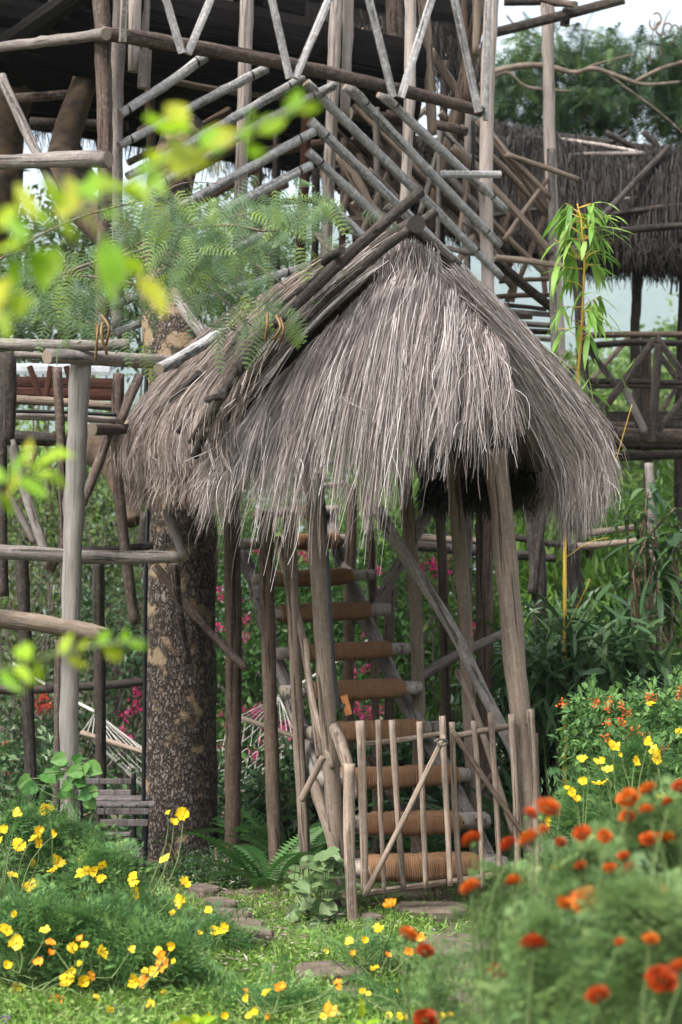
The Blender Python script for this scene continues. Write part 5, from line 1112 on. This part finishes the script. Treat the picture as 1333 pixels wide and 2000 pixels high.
for (cu, cv, ru, rv, n) in ((330, 440, 110, 55, 50), (450, 460, 130, 70, 62), (560, 410, 90, 40, 34), (430, 545, 110, 60, 44), (520, 640, 60, 40, 24), (60, 560, 95, 60, 32), (170, 550, 80, 60, 24), (120, 615, 80, 30, 14), (300, 420, 60, 40, 12), (380, 500, 100, 60, 26)):
    for i in range(n):
        a, q = rr.uniform(0, 6.28), math.sqrt(rr.random()); acl(cu+ru*q*math.cos(a), cv+rv*q*math.sin(a)-18)
# part of the crown too dense to pick apart
pos = np.array([tuple(P(u+rr.normal()*65, v+rr.normal()*42, rr.uniform(9.2, 9.9))) for u, v in ((330, 440), (440, 450), (440, 550), (560, 420), (500, 500), (390, 510), (90, 540), (170, 580)) for _ in range(20)])
n = len(pos); D = unit(rr.normal(size=(n, 3))*np.array([.8, .4, .4])+np.array([0, 0, -.7]))
cloud_obj(AC, 'foliage', scatter(ACA[1][0], ACA[1][1], basis(D, rr.normal(size=(n, 3))*.4+np.array([0, -1, .4])), pos, rr.uniform(.12, .22, n), rr=rr), GM['aca'])
for k, (u, v) in enumerate(((535, 640), (548, 645), (525, 635), (200, 640), (190, 660), (205, 655))):
    cable(AC, 'seed_pod', [(u+random.uniform(-6, 6), v-24, 8.95), (u+random.uniform(-14, 14), v, 8.9), (u+random.uniform(-8, 8), v+rr.uniform(10, 45), 8.95)], .007, GM['dryb'], 4, 10)

# ================================================================ FERNS, VINES, CLUMPS
fm = [tmesh('fern_frond', FERN, GM['fern']), tmesh('fern_frond_arched', fern(22, .15, .9, 0, .034), GM['fern'])]
def fern_plant(label, u, d, n, L_, seed, group=None):
    rr = np.random.default_rng(seed); g = gpos(u, d); o = thing('fern', label, 'fern', g, group)
    for i in range(n):
        a = rr.uniform(0, 6.28); place(o, 'frond', fm[i % 2], g+Vector((math.cos(a)*.03, math.sin(a)*.03, .02)), (math.cos(a), math.sin(a), rr.uniform(.7, 1.9)), (-math.cos(a)*.3, -math.sin(a)*.3, 1), L_*rr.uniform(.7, 1.15))
    return o
fern_plant('large fern with long drooping fronds in front of the brown post', 520, 11.0, 13, .62, 80)
fern_plant('upright bright fern between the two brown posts', 556, 12.6, 10, .85, 81)
fern_plant('fern behind the leaning grey post left of the gate', 600, 11.9, 10, .55, 82)
fern_plant('small dark fern at the foot of the hammock posts', 470, 13.4, 10, .6, 83)
fern_plant('fern in shade under the lowest treads', 830, 12.6, 10, .5, 84)
# strappy clump
AG = thing('agapanthus', 'dark glossy strap leaved clump right of the slanting gate post', 'plant', gpos(1110, 11.2)); rr = np.random.default_rng(85)
sl = [tmesh('long_leaf', blade(7, .55, .07), GM['dark'], True), tmesh('long_leaf_arched', blade(7, 1.0, .075), GM['dark'], True)]
for i in range(120):
    a = rr.uniform(0, 6.28); c_ = gpos(1105, 11.2)+Vector((rr.normal()*.16, rr.normal()*.18, .02))
    place(AG, 'leaf', sl[i % 2], c_, (math.cos(a), math.sin(a), rr.uniform(1.2, 3.2)), (-math.cos(a), -math.sin(a), .6), rr.uniform(.6, 1.05), rr.uniform(.8, 1.3))
AG2 = thing('agapanthus', 'small strap leaved clump behind the fence panel inside the shelter', 'plant', gpos(965, 11.6))
for i in range(46):
    a = rr.uniform(0, 6.28); c_ = gpos(960, 11.6)+Vector((rr.normal()*.12, rr.normal()*.12, .02))
    place(AG2, 'leaf', sl[i % 2], c_, (math.cos(a), math.sin(a), rr.uniform(1.2, 3.2)), (-math.cos(a), -math.sin(a), .6), rr.uniform(.5, .9), rr.uniform(.8, 1.2))
# broad leaf vine by the gate post
heart = (np.array([[0, 0, 0], [-.08, -.3, .04], [.2, -.5, .05], [.6, -.38, .03], [1, 0, -.1], [.6, .38, .03], [.2, .5, .05], [-.08, .3, .04], [.4, 0, -.05]]), np.array([[8, i, (i+1) % 8] for i in range(8)]))
hl = tmesh('broad_leaf', heart, leafmat('broad_leaf', [(.06, .12, .04), (.10, .17, .06), (.16, .22, .10)], .3)); hl2 = tmesh('vine_leaf', heart, leafmat('vine_leaf', [(.04, .14, .025), (.07, .19, .035), (.11, .24, .05)], .35))
BV = thing('broad_leaved_vine', 'round pale leaved creeper at the foot of the front left post', 'plant', gpos(625, 9.9)); rr = np.random.default_rng(86); segs = []
for i in range(95):
    a, q = rr.uniform(0, 6.28), math.sqrt(rr.random()); p = P(625+62*q*math.cos(a), 1740+75*q*math.sin(a), rr.uniform(9.7, 10.15)); p.z = max(p.z, .03)
    place(BV, 'leaf', hl, p, (rr.normal(), -.7+rr.normal()*.4, rr.normal()*.5-.2), (rr.normal()*.3, -.7, 1), rr.uniform(.055, .115)); 
    if i % 3 == 0: segs.append((gpos(630, 9.95)+Vector((rr.normal()*.05, 0, 0)), p))
sticks(BV, 'stem', segs, .004, STEM, 4, 7)
VN = thing('climbing_vine', 'green climbing vine wrapped round the pale left post', 'plant', gpos(150, 10.9)); segs = []
for i, (u, v) in enumerate(((112, 1490), (128, 1480), (145, 1488), (150, 1500), (120, 1505), (165, 1490), (172, 1495), (160, 1505), (148, 1520), (135, 1530), (125, 1540), (132, 1548), (168, 1540), (175, 1550), (170, 1560), (105, 1500), (60, 1520), (70, 1535), (40, 1530), (85, 1510), (190, 1545), (158, 1530), (140, 1512))):
    p = P(u, v, 10.75+.1*random.random()); place(VN, 'leaf', hl2, p, (rr.normal(), -.3, -.6+rr.normal()*.5), (rr.normal()*.4, -1, .5), rr.uniform(.065, .105)); segs.append((P(145, 1560 if v > 1520 else 1500, 10.8), p))
segs += [(gpos(150, 10.8), P(150, 1640, 10.8)), (P(150, 1640, 10.8), P(140, 1560, 10.8)), (P(140, 1560, 10.8), P(148, 1490, 10.8))]
sticks(VN, 'stem', segs, .005, STEM, 4, 8)

# ================================================================ LAWN
rr = np.random.default_rng(90)
def lawn_pts(n):
    out_ = []
    while len(out_) < n:
        d = 6.6+rr.random()*5.2; u = rr.uniform(-60, 1400); x = (u-U0)*d/K
        bare = mnoise.noise(Vector((x*1.6, d*1.6, 4)))
        v = H+CH*K/d
        on_path = (abs(u-(905+(v-1850)*.25)) < 55+.1*(v-1800)) and v > 1800
        if bare > .34+rr.normal()*.1: continue
        if on_path and rr.random() > .12: continue
        if v < 1790 and u > 690 and u < 1010 and rr.random() > .15: continue
        if u < 660 and v < 1825 and rr.random() > .35: continue
        out_.append((x, d, gz(x, d)))
    return np.array(out_)
gp = lawn_pts(62000); n = len(gp); D = unit(rr.normal(size=(n, 3))*np.array([.7, .7, .25])+np.array([0, 0, .75]))
bg_ = blade(2, .4, .16); a1 = scatter(bg_[0], bg_[1], basis(D, rr.normal(size=(n, 3))+np.array([0, 0, .2])), gp, rr.uniform(.025, .075, n), rr=rr)
gp2 = lawn_pts(16000); n = len(gp2); gp2[:, 2] += rr.uniform(.01, .05, n); D = unit(rr.normal(size=(n, 3))*np.array([1, 1, .25])+np.array([0, 0, .15]))
a2 = scatter(LEAF2[0], LEAF2[1], basis(D, rr.normal(size=(n, 3))*.3+np.array([0, 0, 1.])), gp2, np.stack([rr.uniform(.02, .04, n), rr.uniform(.012, .024, n), np.full(n, .03)], 1), rr=rr)
V, F, r = join([a1, a2]); tag(obj('grass', mesh_np('grass', V, F, r, (GM['grass'],))), kind='stuff')
# straw litter and fallen leaves
n = 2600; gp = np.stack([rr.uniform(-1.6, 1.6, n), rr.uniform(8, 13.5, n), np.full(n, .05)], 1); D = unit(rr.normal(size=(n, 3))*np.array([1, 1, .12]))
V, F, r = scatter(LEAF2[0], LEAF2[1], basis(D, np.tile([0, 0, 1.], (n, 1))), gp, np.stack([rr.uniform(.02, .07, n), rr.uniform(.006, .02, n), np.full(n, .03)], 1), rr=rr)
tag(obj('leaf_litter', mesh_np('leaf_litter', V, F, r, (STRAWB,))), kind='stuff')

# ================================================================ FLOWERS
def petal_flower(n, wid, cup, L_=1., notch=.12, r0=.12):
    V = []; F = []
    for i in range(n):
        a = 2*math.pi*i/n; ca, sa = math.cos(a), math.sin(a); o = len(V); lift = .02*(i % 2)
        for (s, hw) in ((r0, .05), (.45, wid*.75), (.78, wid), (1.0, wid*.72)):
            for k, q in enumerate((-1, 0, 1)):
                x = s*L_*(1-(notch if (s == 1.0 and q == 0) else 0)); y = q*hw; z = cup*s*s+lift-.05*abs(q)*s
                V.append((x*ca-y*sa, x*sa+y*ca, z))
        for r_ in range(3):
            for k in range(2): b_ = o+r_*3+k; F.append((b_, b_+1, b_+4, b_+3))
    return V, F
def disc(r, h, n=10):
    V = [(0, 0, h)]; F = []
    for ring, (q, z) in enumerate(((.55, h*.8), (1., h*.1))):
        for i in range(n): a = 2*math.pi*i/n; V.append((r*q*math.cos(a), r*q*math.sin(a), z))
    for i in range(n): F.append((0, 1+i, 1+(i+1) % n)); 
    F2 = [(1+i, 1+n+i, 1+n+(i+1) % n, 1+(i+1) % n) for i in range(n)]
    return V, [np.array(F), np.array(F2)]
CEN = plain('flower_centre', (.55, .26, .01), .8, (.35, .14, .01), 300)
def mk_flower(key, mat, n, wid, cup):
    V, F = petal_flower(n, wid, cup); q_ = random.Random(key); pl = [q_.uniform(.72, 1.1) for _ in range(n)]; pz = [q_.uniform(-.22, .25) for _ in range(n)]; V = [(x*pl[i//12]+.05*math.sin(i*2.3), y*pl[i//12]+.05*math.sin(i*1.7), z+(pz[i//12]+.06*math.sin(i*.9))*math.hypot(x, y)) for i, (x, y, z) in enumerate(V)]; me = mesh_np(key, V, np.array(F), None, (GM[mat],), smooth=True)
    return me
FLM = {'yel': [mk_flower('cosmos_bloom', 'yel', 8, .34, .25), mk_flower('cosmos_bloom_cupped', 'yel', 8, .36, .6), mk_flower('cosmos_bloom_ragged', 'yel', 7, .33, .1), mk_flower('cosmos_bloom_loose', 'yel', 9, .3, .35)], 'ora': [mk_flower('orange_bloom', 'ora', 8, .36, .35), mk_flower('orange_bloom_cupped', 'ora', 8, .36, .7), mk_flower('orange_bloom_ragged', 'ora', 7, .4, .2)], 'pur': [mk_flower('purple_bloom', 'pur', 5, .5, .4)]}
V, F = disc(.2, .16); DISC = mesh_np('flower_centre', V, F, None, (CEN,), smooth=True)
stem_of = {}
def flower(plant, p, size, col='yel', face=None, rr=rng):
    f = face or Vector((rr.normal()*.45, -.75+rr.normal()*.35, .6+rr.normal()*.3)); f.normalize()
    x = Vector((rr.normal(), rr.normal(), rr.normal())); x = (x-f*x.dot(f)).normalized(); y = f.cross(x)
    M = Matrix.Translation(p) @ Matrix((x, y, f)).transposed().to_4x4() @ Matrix.Scale(size, 4)
    ms = FLM[col]; o = obj('flower', ms[int(rr.integers(len(ms)))], plant, M); obj('flower_centre', DISC, o, M @ Matrix.Translation((0, 0, .03)))
    stem_of.setdefault(plant.name, []).append(p-f*size*.1)
def cosmos_plant(label, cu, d, ru, vtop, nleaf, seed, group='cosmos plants in the left bed', L_=.18, mat='cosm', name='cosmos_plant', cat='cosmos', blooms=(), vbot=None):
    """feathery plant rooted at the ground round column cu, reaching up to row vtop."""
    rr = np.random.default_rng(seed); g = gpos(cu, d); o = thing(name, label, cat, g, group); top = P(cu, vtop, d).z; w_ = ru*d/K
    n = int(nleaf*(.42 if mat == 'mari' else .62)); hgt = rr.random(n)**.55*top; k = np.sqrt(np.clip(1-(hgt/top)**3, .05, 1)); a = rr.uniform(0, 6.28, n); q = np.sqrt(rr.random(n))
    pos = np.stack([g.x+np.cos(a)*q*w_*k, g.y+np.sin(a)*q*w_*.8*k, hgt+.02], 1)
    D = unit(np.stack([np.cos(a), np.sin(a), rr.normal(size=n)*.5+.25], 1)+rr.normal(size=(n, 3))*.45); Nn = rr.normal(size=(n, 3))*.4+np.array([0, 0, 1.])
    t1, t2 = COS; h = n//2; sc = L_*rr.uniform(.6, 1.2, n); rn = rr.random(n)
    arr = join([scatter(t1[0], t1[1], basis(D[:h], Nn[:h]), pos[:h]-D[:h]*.05, sc[:h], rn[:h]), scatter(t2[0], t2[1], basis(D[h:], Nn[h:]), pos[h:]-D[h:]*.05, sc[h:], rn[h:])])
    cloud_obj(o, 'foliage', arr, GM[mat])
    for (u, v, s_, c_) in blooms: flower(o, P(u, v, d+rr.uniform(-.45, -.1)-.5*w_), s_/2*d/K*.88, c_, None, rr)
    if mat == 'cosm' and len(blooms) > 2:
        for _ in range(6):
            u, v = cu+rr.uniform(-1.15, 1.15)*ru, vtop+rr.uniform(15, 200)
            flower(o, P(u, min(v, 1985), d+rr.uniform(-.4, -.1)-.5*w_), rr.uniform(13, 22)/2*d/K, 'ora' if (rr.random() < .07 and cu < 900) else 'yel', None, rr)
    segs = [(Vector((g.x+rr.normal()*.08, g.y+rr.normal()*.08, 0)), Vector(pos[i])) for i in rr.choice(n, min(26, n), replace=False)]
    for p in stem_of.get(o.name, []):
        b_ = Vector((g.x+(p.x-g.x)*.55+rr.normal()*.04, p.y+rr.normal()*.05+.05, p.z*.5)); segs += [(Vector((g.x+rr.normal()*.08, g.y, 0)), b_), (b_, p)]
    sticks(o, 'stem', segs, .0035, STEM, 4, seed); return o
Y, O = 'yel', 'ora'
cosmos_plant('tall feathery cosmos at the left edge with round yellow blooms on top', 30, 9.3, 70, 1592, 420, 101, blooms=((34, 1590, 26, Y), (74, 1623, 26, Y), (37, 1651, 34, Y), (24, 1708, 28, Y), (5, 1770, 24, Y), (-8, 1640, 30, Y)))
cosmos_plant('tall bright green cosmos against the pale post', 135, 9.6, 75, 1605, 480, 102, blooms=((90, 1577, 34, Y), (112, 1685, 36, Y), (163, 1678, 26, Y), (160, 1704, 34, Y), (63, 1727, 36, Y)))
cosmos_plant('feathery cosmos with yellow blooms beside the footstool', 205, 9.2, 75, 1665, 420, 103, blooms=((230, 1790, 22, Y), (260, 1718, 34, Y), (263, 1747, 32, Y), (200, 1690, 22, Y)))
cosmos_plant('lanky cosmos stem bending towards the big trunk with small yellow blooms', 300, 9.0, 45, 1760, 170, 104, blooms=((358, 1595, 34, Y), (340, 1608, 22, Y), (328, 1588, 14, Y), (323, 1677, 28, Y), (362, 1725, 32, Y), (355, 1763, 40, Y), (288, 1822, 26, Y)))
cosmos_plant('low cosmos in the lower left corner with yellow blooms in bunches', 60, 8.0, 105, 1770, 620, 105, blooms=((12, 1815, 32, Y), (33, 1842, 34, Y), (27, 1785, 16, Y), (88, 1817, 24, Y), (32, 1940, 42, Y), (75, 1878, 22, O), (100, 1863, 22, O), (60, 1978, 30, Y), (14, 1885, 22, Y), (35, 1835, 26, Y)))
cosmos_plant('low cosmos with many yellow and orange blooms left of the lawn', 190, 8.0, 105, 1790, 560, 106, blooms=((197, 1858, 34, Y), (141, 1850, 26, Y), (158, 1837, 24, O), (130, 1915, 36, Y), (144, 1905, 26, Y), (162, 1920, 30, Y), (178, 1906, 22, O), (188, 1950, 24, Y), (112, 1955, 32, O), (112, 1985, 24, O), (257, 1855, 20, Y)))
cosmos_plant('low cosmos with a double orange bloom at the bottom left of the lawn', 300, 7.9, 95, 1830, 430, 107, blooms=((318, 1868, 26, O), (318, 1885, 34, O), (265, 1915, 34, Y), (280, 1918, 32, O), (312, 1965, 30, O), (295, 1962, 24, Y), (272, 1960, 18, O), (350, 1960, 18, Y), (145, 1975, 24, Y), (340, 1880, 14, Y)))
cosmos_plant('short cosmos with a pale yellow double bloom beside the brick edging', 420, 8.8, 70, 1805, 170, 108, blooms=((408, 1778, 20, Y), (420, 1818, 26, Y), (438, 1814, 28, Y), (390, 1822, 14, Y)))
cosmos_plant('short cosmos seedlings with yellow and orange blooms at the bottom centre', 540, 7.5, 130, 1950, 170, 109, blooms=((550, 1932, 30, O), (522, 1940, 26, Y), (498, 1978, 22, Y), (645, 1972, 30, O), (480, 1950, 18, Y), (440, 1985, 18, Y), (660, 1918, 18, O), (480, 1935, 14, O), (662, 1928, 14, O)))
cosmos_plant('short cosmos with an orange bloom in front of the doorstep slab', 730, 8.2, 95, 1845, 130, 110, blooms=((765, 1770, 34, O), (683, 1840, 24, Y), (713, 1836, 18, Y), (740, 1815, 28, Y), (800, 1862, 28, O), (822, 1830, 22, O), (690, 1865, 18, O), (757, 1868, 20, O), (640, 1855, 14, Y)))
cosmos_plant('small cosmos patch beside the path at the bottom', 790, 7.4, 90, 1945, 110, 111, blooms=((708, 1935, 16, Y), (720, 1940, 12, Y), (775, 1935, 12, Y)))
cosmos_plant('tiny violet flower plant at the bottom left corner', 10, 7.6, 22, 1995, 24, 112, group=None, blooms=((12, 1990, 24, 'pur'),), name='violet_plant', cat='flower')
# right bed
cosmos_plant('feathery cosmos with large yellow blooms behind the marigolds on the right', 1250, 8.6, 100, 1455, 900, 120, 'plants in the right bed', blooms=((1198, 1457, 30, Y), (1266, 1450, 24, Y), (1283, 1478, 38, Y), (1276, 1465, 24, Y), (1188, 1503, 26, Y), (1290, 1557, 28, Y), (1211, 1475, 12, Y)))
cosmos_plant('feathery cosmos with yellow blooms beside the dark strappy clump', 1150, 8.8, 80, 1530, 560, 121, 'plants in the right bed', blooms=((1140, 1482, 26, Y), (1172, 1530, 36, Y), (1140, 1527, 22, Y), (1118, 1548, 24, Y), (1126, 1560, 20, Y), (1108, 1538, 14, Y)))
LAN = thing('lantana', 'lantana bush with small red and orange flower clusters at the right edge', 'lantana', gpos(1260, 9.6)); rr = np.random.default_rng(122)
cloud_obj(LAN, 'foliage', cloud([E(1260, 1440, 9.6, 120, 80, .35), E(1180, 1420, 9.7, 70, 60, .3), E(1290, 1560, 9.5, 90, 110, .35), E(1310, 1390, 9.6, 60, 60, .3)], 900, 8, .12, .05, .55, rr), GM['cosm'])
sticks(LAN, 'stem', [(gpos(1250, 9.6), P(1180+i*10, 1420+(i % 3)*30, 9.6)) for i in range(14)], .005, STEM, 4, 9)
flowers_cluster(LAN, [P(u, v, 9.25) for u, v in ((1101, 1374), (1165, 1372), (1190, 1370), (1228, 1392), (1215, 1412), (1230, 1433), (1222, 1440), (1186, 1385), (1215, 1380), (1295, 1465), (1186, 1440), (1240, 1428), (1260, 1437), (1325, 1360), (1328, 1345), (1190, 1412), (1270, 1362))], 'red', .024, 5, 'flower_cluster')
for u, v, s_ in ((1270, 1374, 20), (1326, 1428, 14)): flower(LAN, P(u, v, 9.2), s_/2*9.2/K*1.1, 'yel')
# marigolds
def pompom(seed=0):
    q_ = random.Random(seed); V = []; F = []; n = 78
    for i in range(n):
        z = 1-1.45*(i+.5)/n; a = i*2.39996; r_ = math.sqrt(max(0, 1-z*z)); d = np.array([r_*math.cos(a), r_*math.sin(a), z*.72+.05]); nn = d/np.linalg.norm(d)
        s = np.cross(nn, (0, 0, 1)+np.array([.01, 0, 0])); s /= np.linalg.norm(s); t_ = np.cross(s, nn); base = d*.45; o = len(V); rr_ = 1+q_.uniform(-.2, .14)
        for (f, wdt, b_) in ((0, .08, 0), (.6, .20, .03), (1., .24, -.05)):
            c_ = base+(d*rr_-base)*f-t_*b_
            for k in (-1, 0, 1): V.append(c_+s*wdt*k+nn*(.06*abs(k) if f == 1. else 0))
        for r in range(2):
            for k in range(2): q = o+r*3+k; F.append((q, q+1, q+4, q+3))
    return mesh_np('marigold_bloom', V, np.array(F), None, (GM['mar'],))
POMS = [pompom(i) for i in range(4)]; GRN = plain('green_calyx', (.09, .16, .05), .7)
V, F = disc(.42, .62, 8); CAL = mesh_np('calyx', V, F, None, (GRN,), smooth=True)
MG = ((922, 1641, 38), (995, 1651, 38), (1035, 1639, 42), (1070, 1579, 44), (1035, 1591, 30), (1062, 1619, 18), (919, 1734, 38), (796, 1827, 36), (831, 1858, 36), (1005, 1724, 34), (1138, 1629, 34), (1266, 1543, 34), (1228, 1561, 42), (1304, 1568, 24), (1331, 1538, 30), (1226, 1596, 28), (1181, 1634, 26), (1299, 1636, 38), (1268, 1641, 34), (1095, 1646, 24), (1231, 1699, 38), (1193, 1697, 26), (1135, 1692, 26), (1218, 1672, 20), (1145, 1760, 58), (1103, 1767, 34), (1281, 1755, 52), (1042, 1847, 50), (970, 1898, 32), (1271, 1835, 26), (1211, 1840, 18), (1168, 1945, 44), (1291, 1915, 54), (1328, 1893, 44), (831, 1993, 46), (1263, 1583, 30), (1130, 1755, 30), (1160, 1770, 30))
beds = [('orange marigold plant with the lowest heads in front of the path', 850, 5.2, 60, 1850, 260), ('orange marigold plant in front of the fence panel', 1000, 5.1, 100, 1700, 900), ('orange marigold plant with the largest heads in the middle of the bed', 1140, 4.6, 120, 1665, 1300), ('orange marigold plant at the right edge with heads raised high', 1275, 4.8, 140, 1575, 1900), ('nearest orange marigold plant in the lower right corner', 1250, 4.1, 170, 1740, 1500), ('blurred marigold plant above the bottom edge right of the path', 1060, 4.3, 110, 1800, 800)]
mo_ = []
for i, (lab, cu, d, ru, vt, nl) in enumerate(beds):
    mo_.append((cosmos_plant(lab, cu, d, ru, vt, nl, 130+i, 'marigolds in the right foreground', .13, 'mari', 'marigold_plant', 'marigold'), cu, d, ru, vt))
rr = np.random.default_rng(140); segs_of = {}
for (u, v, s_) in MG:
    best = min(mo_, key=lambda q: abs(q[1]-u)/q[3]+(0 if v >= q[4]-60 else 2)+abs((v-q[4])-90)/260)
    o, cu, d, ru, vt = best; dd_ = d-rr.uniform(.1, .5); p = P(u, v, dd_); sc = s_*.54*dd_/K*rr.uniform(.9, 1.1)
    f = Vector((rr.normal()*.35, -.2+rr.normal()*.3, 1)).normalized(); x = Vector((1, 0, 0)); x = (x-f*x.dot(f)).normalized(); y = f.cross(x)
    M = Matrix.Translation(p) @ Matrix((x, y, f)).transposed().to_4x4() @ Matrix.Rotation(rr.uniform(0, 6), 4, 'Z') @ Matrix.Scale(sc, 4)
    h = obj('flower', POMS[int(rr.integers(4))], o, M); obj('calyx', CAL, h, M @ Matrix.Translation((0, 0, -.75)))
    g = gpos(cu, d); b_ = Vector((p.x*.7+g.x*.3, p.y*.6+g.y*.4, p.z*.55)); segs_of.setdefault(o.name, (o, []))[1].extend([(g+Vector((rr.normal()*.06, 0, 0)), b_), (b_, p-f*sc*.7)])
for nme, (o, sg) in segs_of.items(): sticks(o, 'flower_stalk', sg, .004, STEM, 5, 11)

# ================================================================ NEAR BRANCHES, out of focus
nl = [tmesh('near_leaf', LEAF6, GM['bright'], True)]
def near_branch(label, stem, leaves_, d, seed, mat=None):
    rr = np.random.default_rng(seed); o = thing('leafy_branch', label, 'branch', P(stem[0][0], stem[0][1], d), 'near branches at the left edge')
    for s_ in ([stem] if not isinstance(stem[0][0], tuple) else stem): cable(o, 'stem', [(u, v, d) for u, v in s_], .0028, STEM, 5, 20)
    for (u0, v0, u1, v1, wd) in leaves_:
        a, b_ = P(u0, v0, d+rr.normal()*.03), P(u1, v1, d+rr.normal()*.06); dv = b_-a
        place(o, 'leaf', nl[0], a, dv, (rr.normal()*.35, -1, .45+rr.normal()*.3), dv.length, wd*.85)
near_branch('blurred lime green branch sweeping up across the lattice at upper left', ((-60, 560), (60, 470), (180, 400), (330, 310), (470, 260), (570, 215), (600, 200)),
    ((345, 250, 345, 185, .6), (325, 262, 330, 215, .9), (345, 255, 385, 260, .6), (400, 290, 470, 240, .8), (395, 300, 440, 262, .8), (430, 305, 395, 240, .6), (490, 270, 480, 215, .7), (500, 262, 560, 225, .8), (560, 230, 590, 165, .5), (575, 215, 635, 205, .45), (480, 290, 520, 300, .7), (430, 315, 420, 345, .6), (330, 320, 290, 300, .7), (300, 325, 260, 330, .7), (290, 335, 320, 375, .7), (250, 370, 200, 345, .6), (240, 360, 290, 390, .7), (190, 390, 150, 330, .5), (160, 400, 100, 370, .6), (160, 420, 200, 450, .6), (100, 440, 50, 400, .6), (120, 430, 150, 470, .6), (60, 470, 10, 420, .6), (40, 480, 100, 510, .6), (215, 470, 240, 560, .6), (205, 455, 215, 590, .4), (240, 500, 290, 540, .6), (275, 540, 325, 605, .5), (60, 480, 90, 580, .45), (30, 500, 30, 570, .5), (10, 540, -20, 610, .5), (20, 600, 10, 660, .6), (130, 410, 80, 340, .5), (-20, 500, 30, 460, .6), (0, 450, 30, 390, .6), (195, 420, 250, 420, .5), (70, 430, 30, 350, .5), (110, 480, 85, 560, .6), (5, 570, 45, 600, .6), (380, 290, 350, 320, .7)), 2.45, 150)
near_branch('blurred green sprig at the left edge beside the platform posts', ((-50, 960), (30, 930), (110, 900)),
    ((20, 935, 60, 870, .45), (40, 930, 0, 980, .45), (60, 920, 130, 870, .4), (70, 925, 130, 940, .4), (10, 945, -30, 900, .5), (30, 940, 90, 960, .4), (0, 960, 30, 1010, .4), (50, 910, 60, 850, .4)), 2.9, 151)
near_branch('blurred green sprig below the cracked log at lower left', ((-60, 1330), (60, 1290), (180, 1262), (290, 1250)),
    ((120, 1280, 140, 1230, .5), (130, 1275, 175, 1310, .4), (190, 1262, 215, 1225, .6), (200, 1262, 250, 1290, .5), (250, 1255, 290, 1265, .5), (60, 1290, 30, 1250, .5), (70, 1290, 80, 1340, .6), (0, 1310, 40, 1350, .4), (150, 1272, 175, 1245, .4), (30, 1300, 60, 1330, .5), (230, 1258, 240, 1240, .5)  ), 2.9, 152)
near_branch('blurred yellow green shoot at the bottom edge', ((720, 2060), (715, 2020), (708, 1990)), ((708, 1990, 706, 1948, .4), (712, 2005, 740, 1990, .35), (712, 2005, 690, 1990, .35)), 5.5, 153)
near_branch('broad pale leaves at the bottom edge below the orange cosmos', ((385, 2080), (385, 2030), (385, 2000)), ((385, 2000, 350, 1985, .5), (385, 2000, 420, 1985, .5), (385, 2000, 380, 1975, .6), (390, 2005, 440, 1998, .5), (380, 2005, 330, 2000, .5)), 6.2, 154)
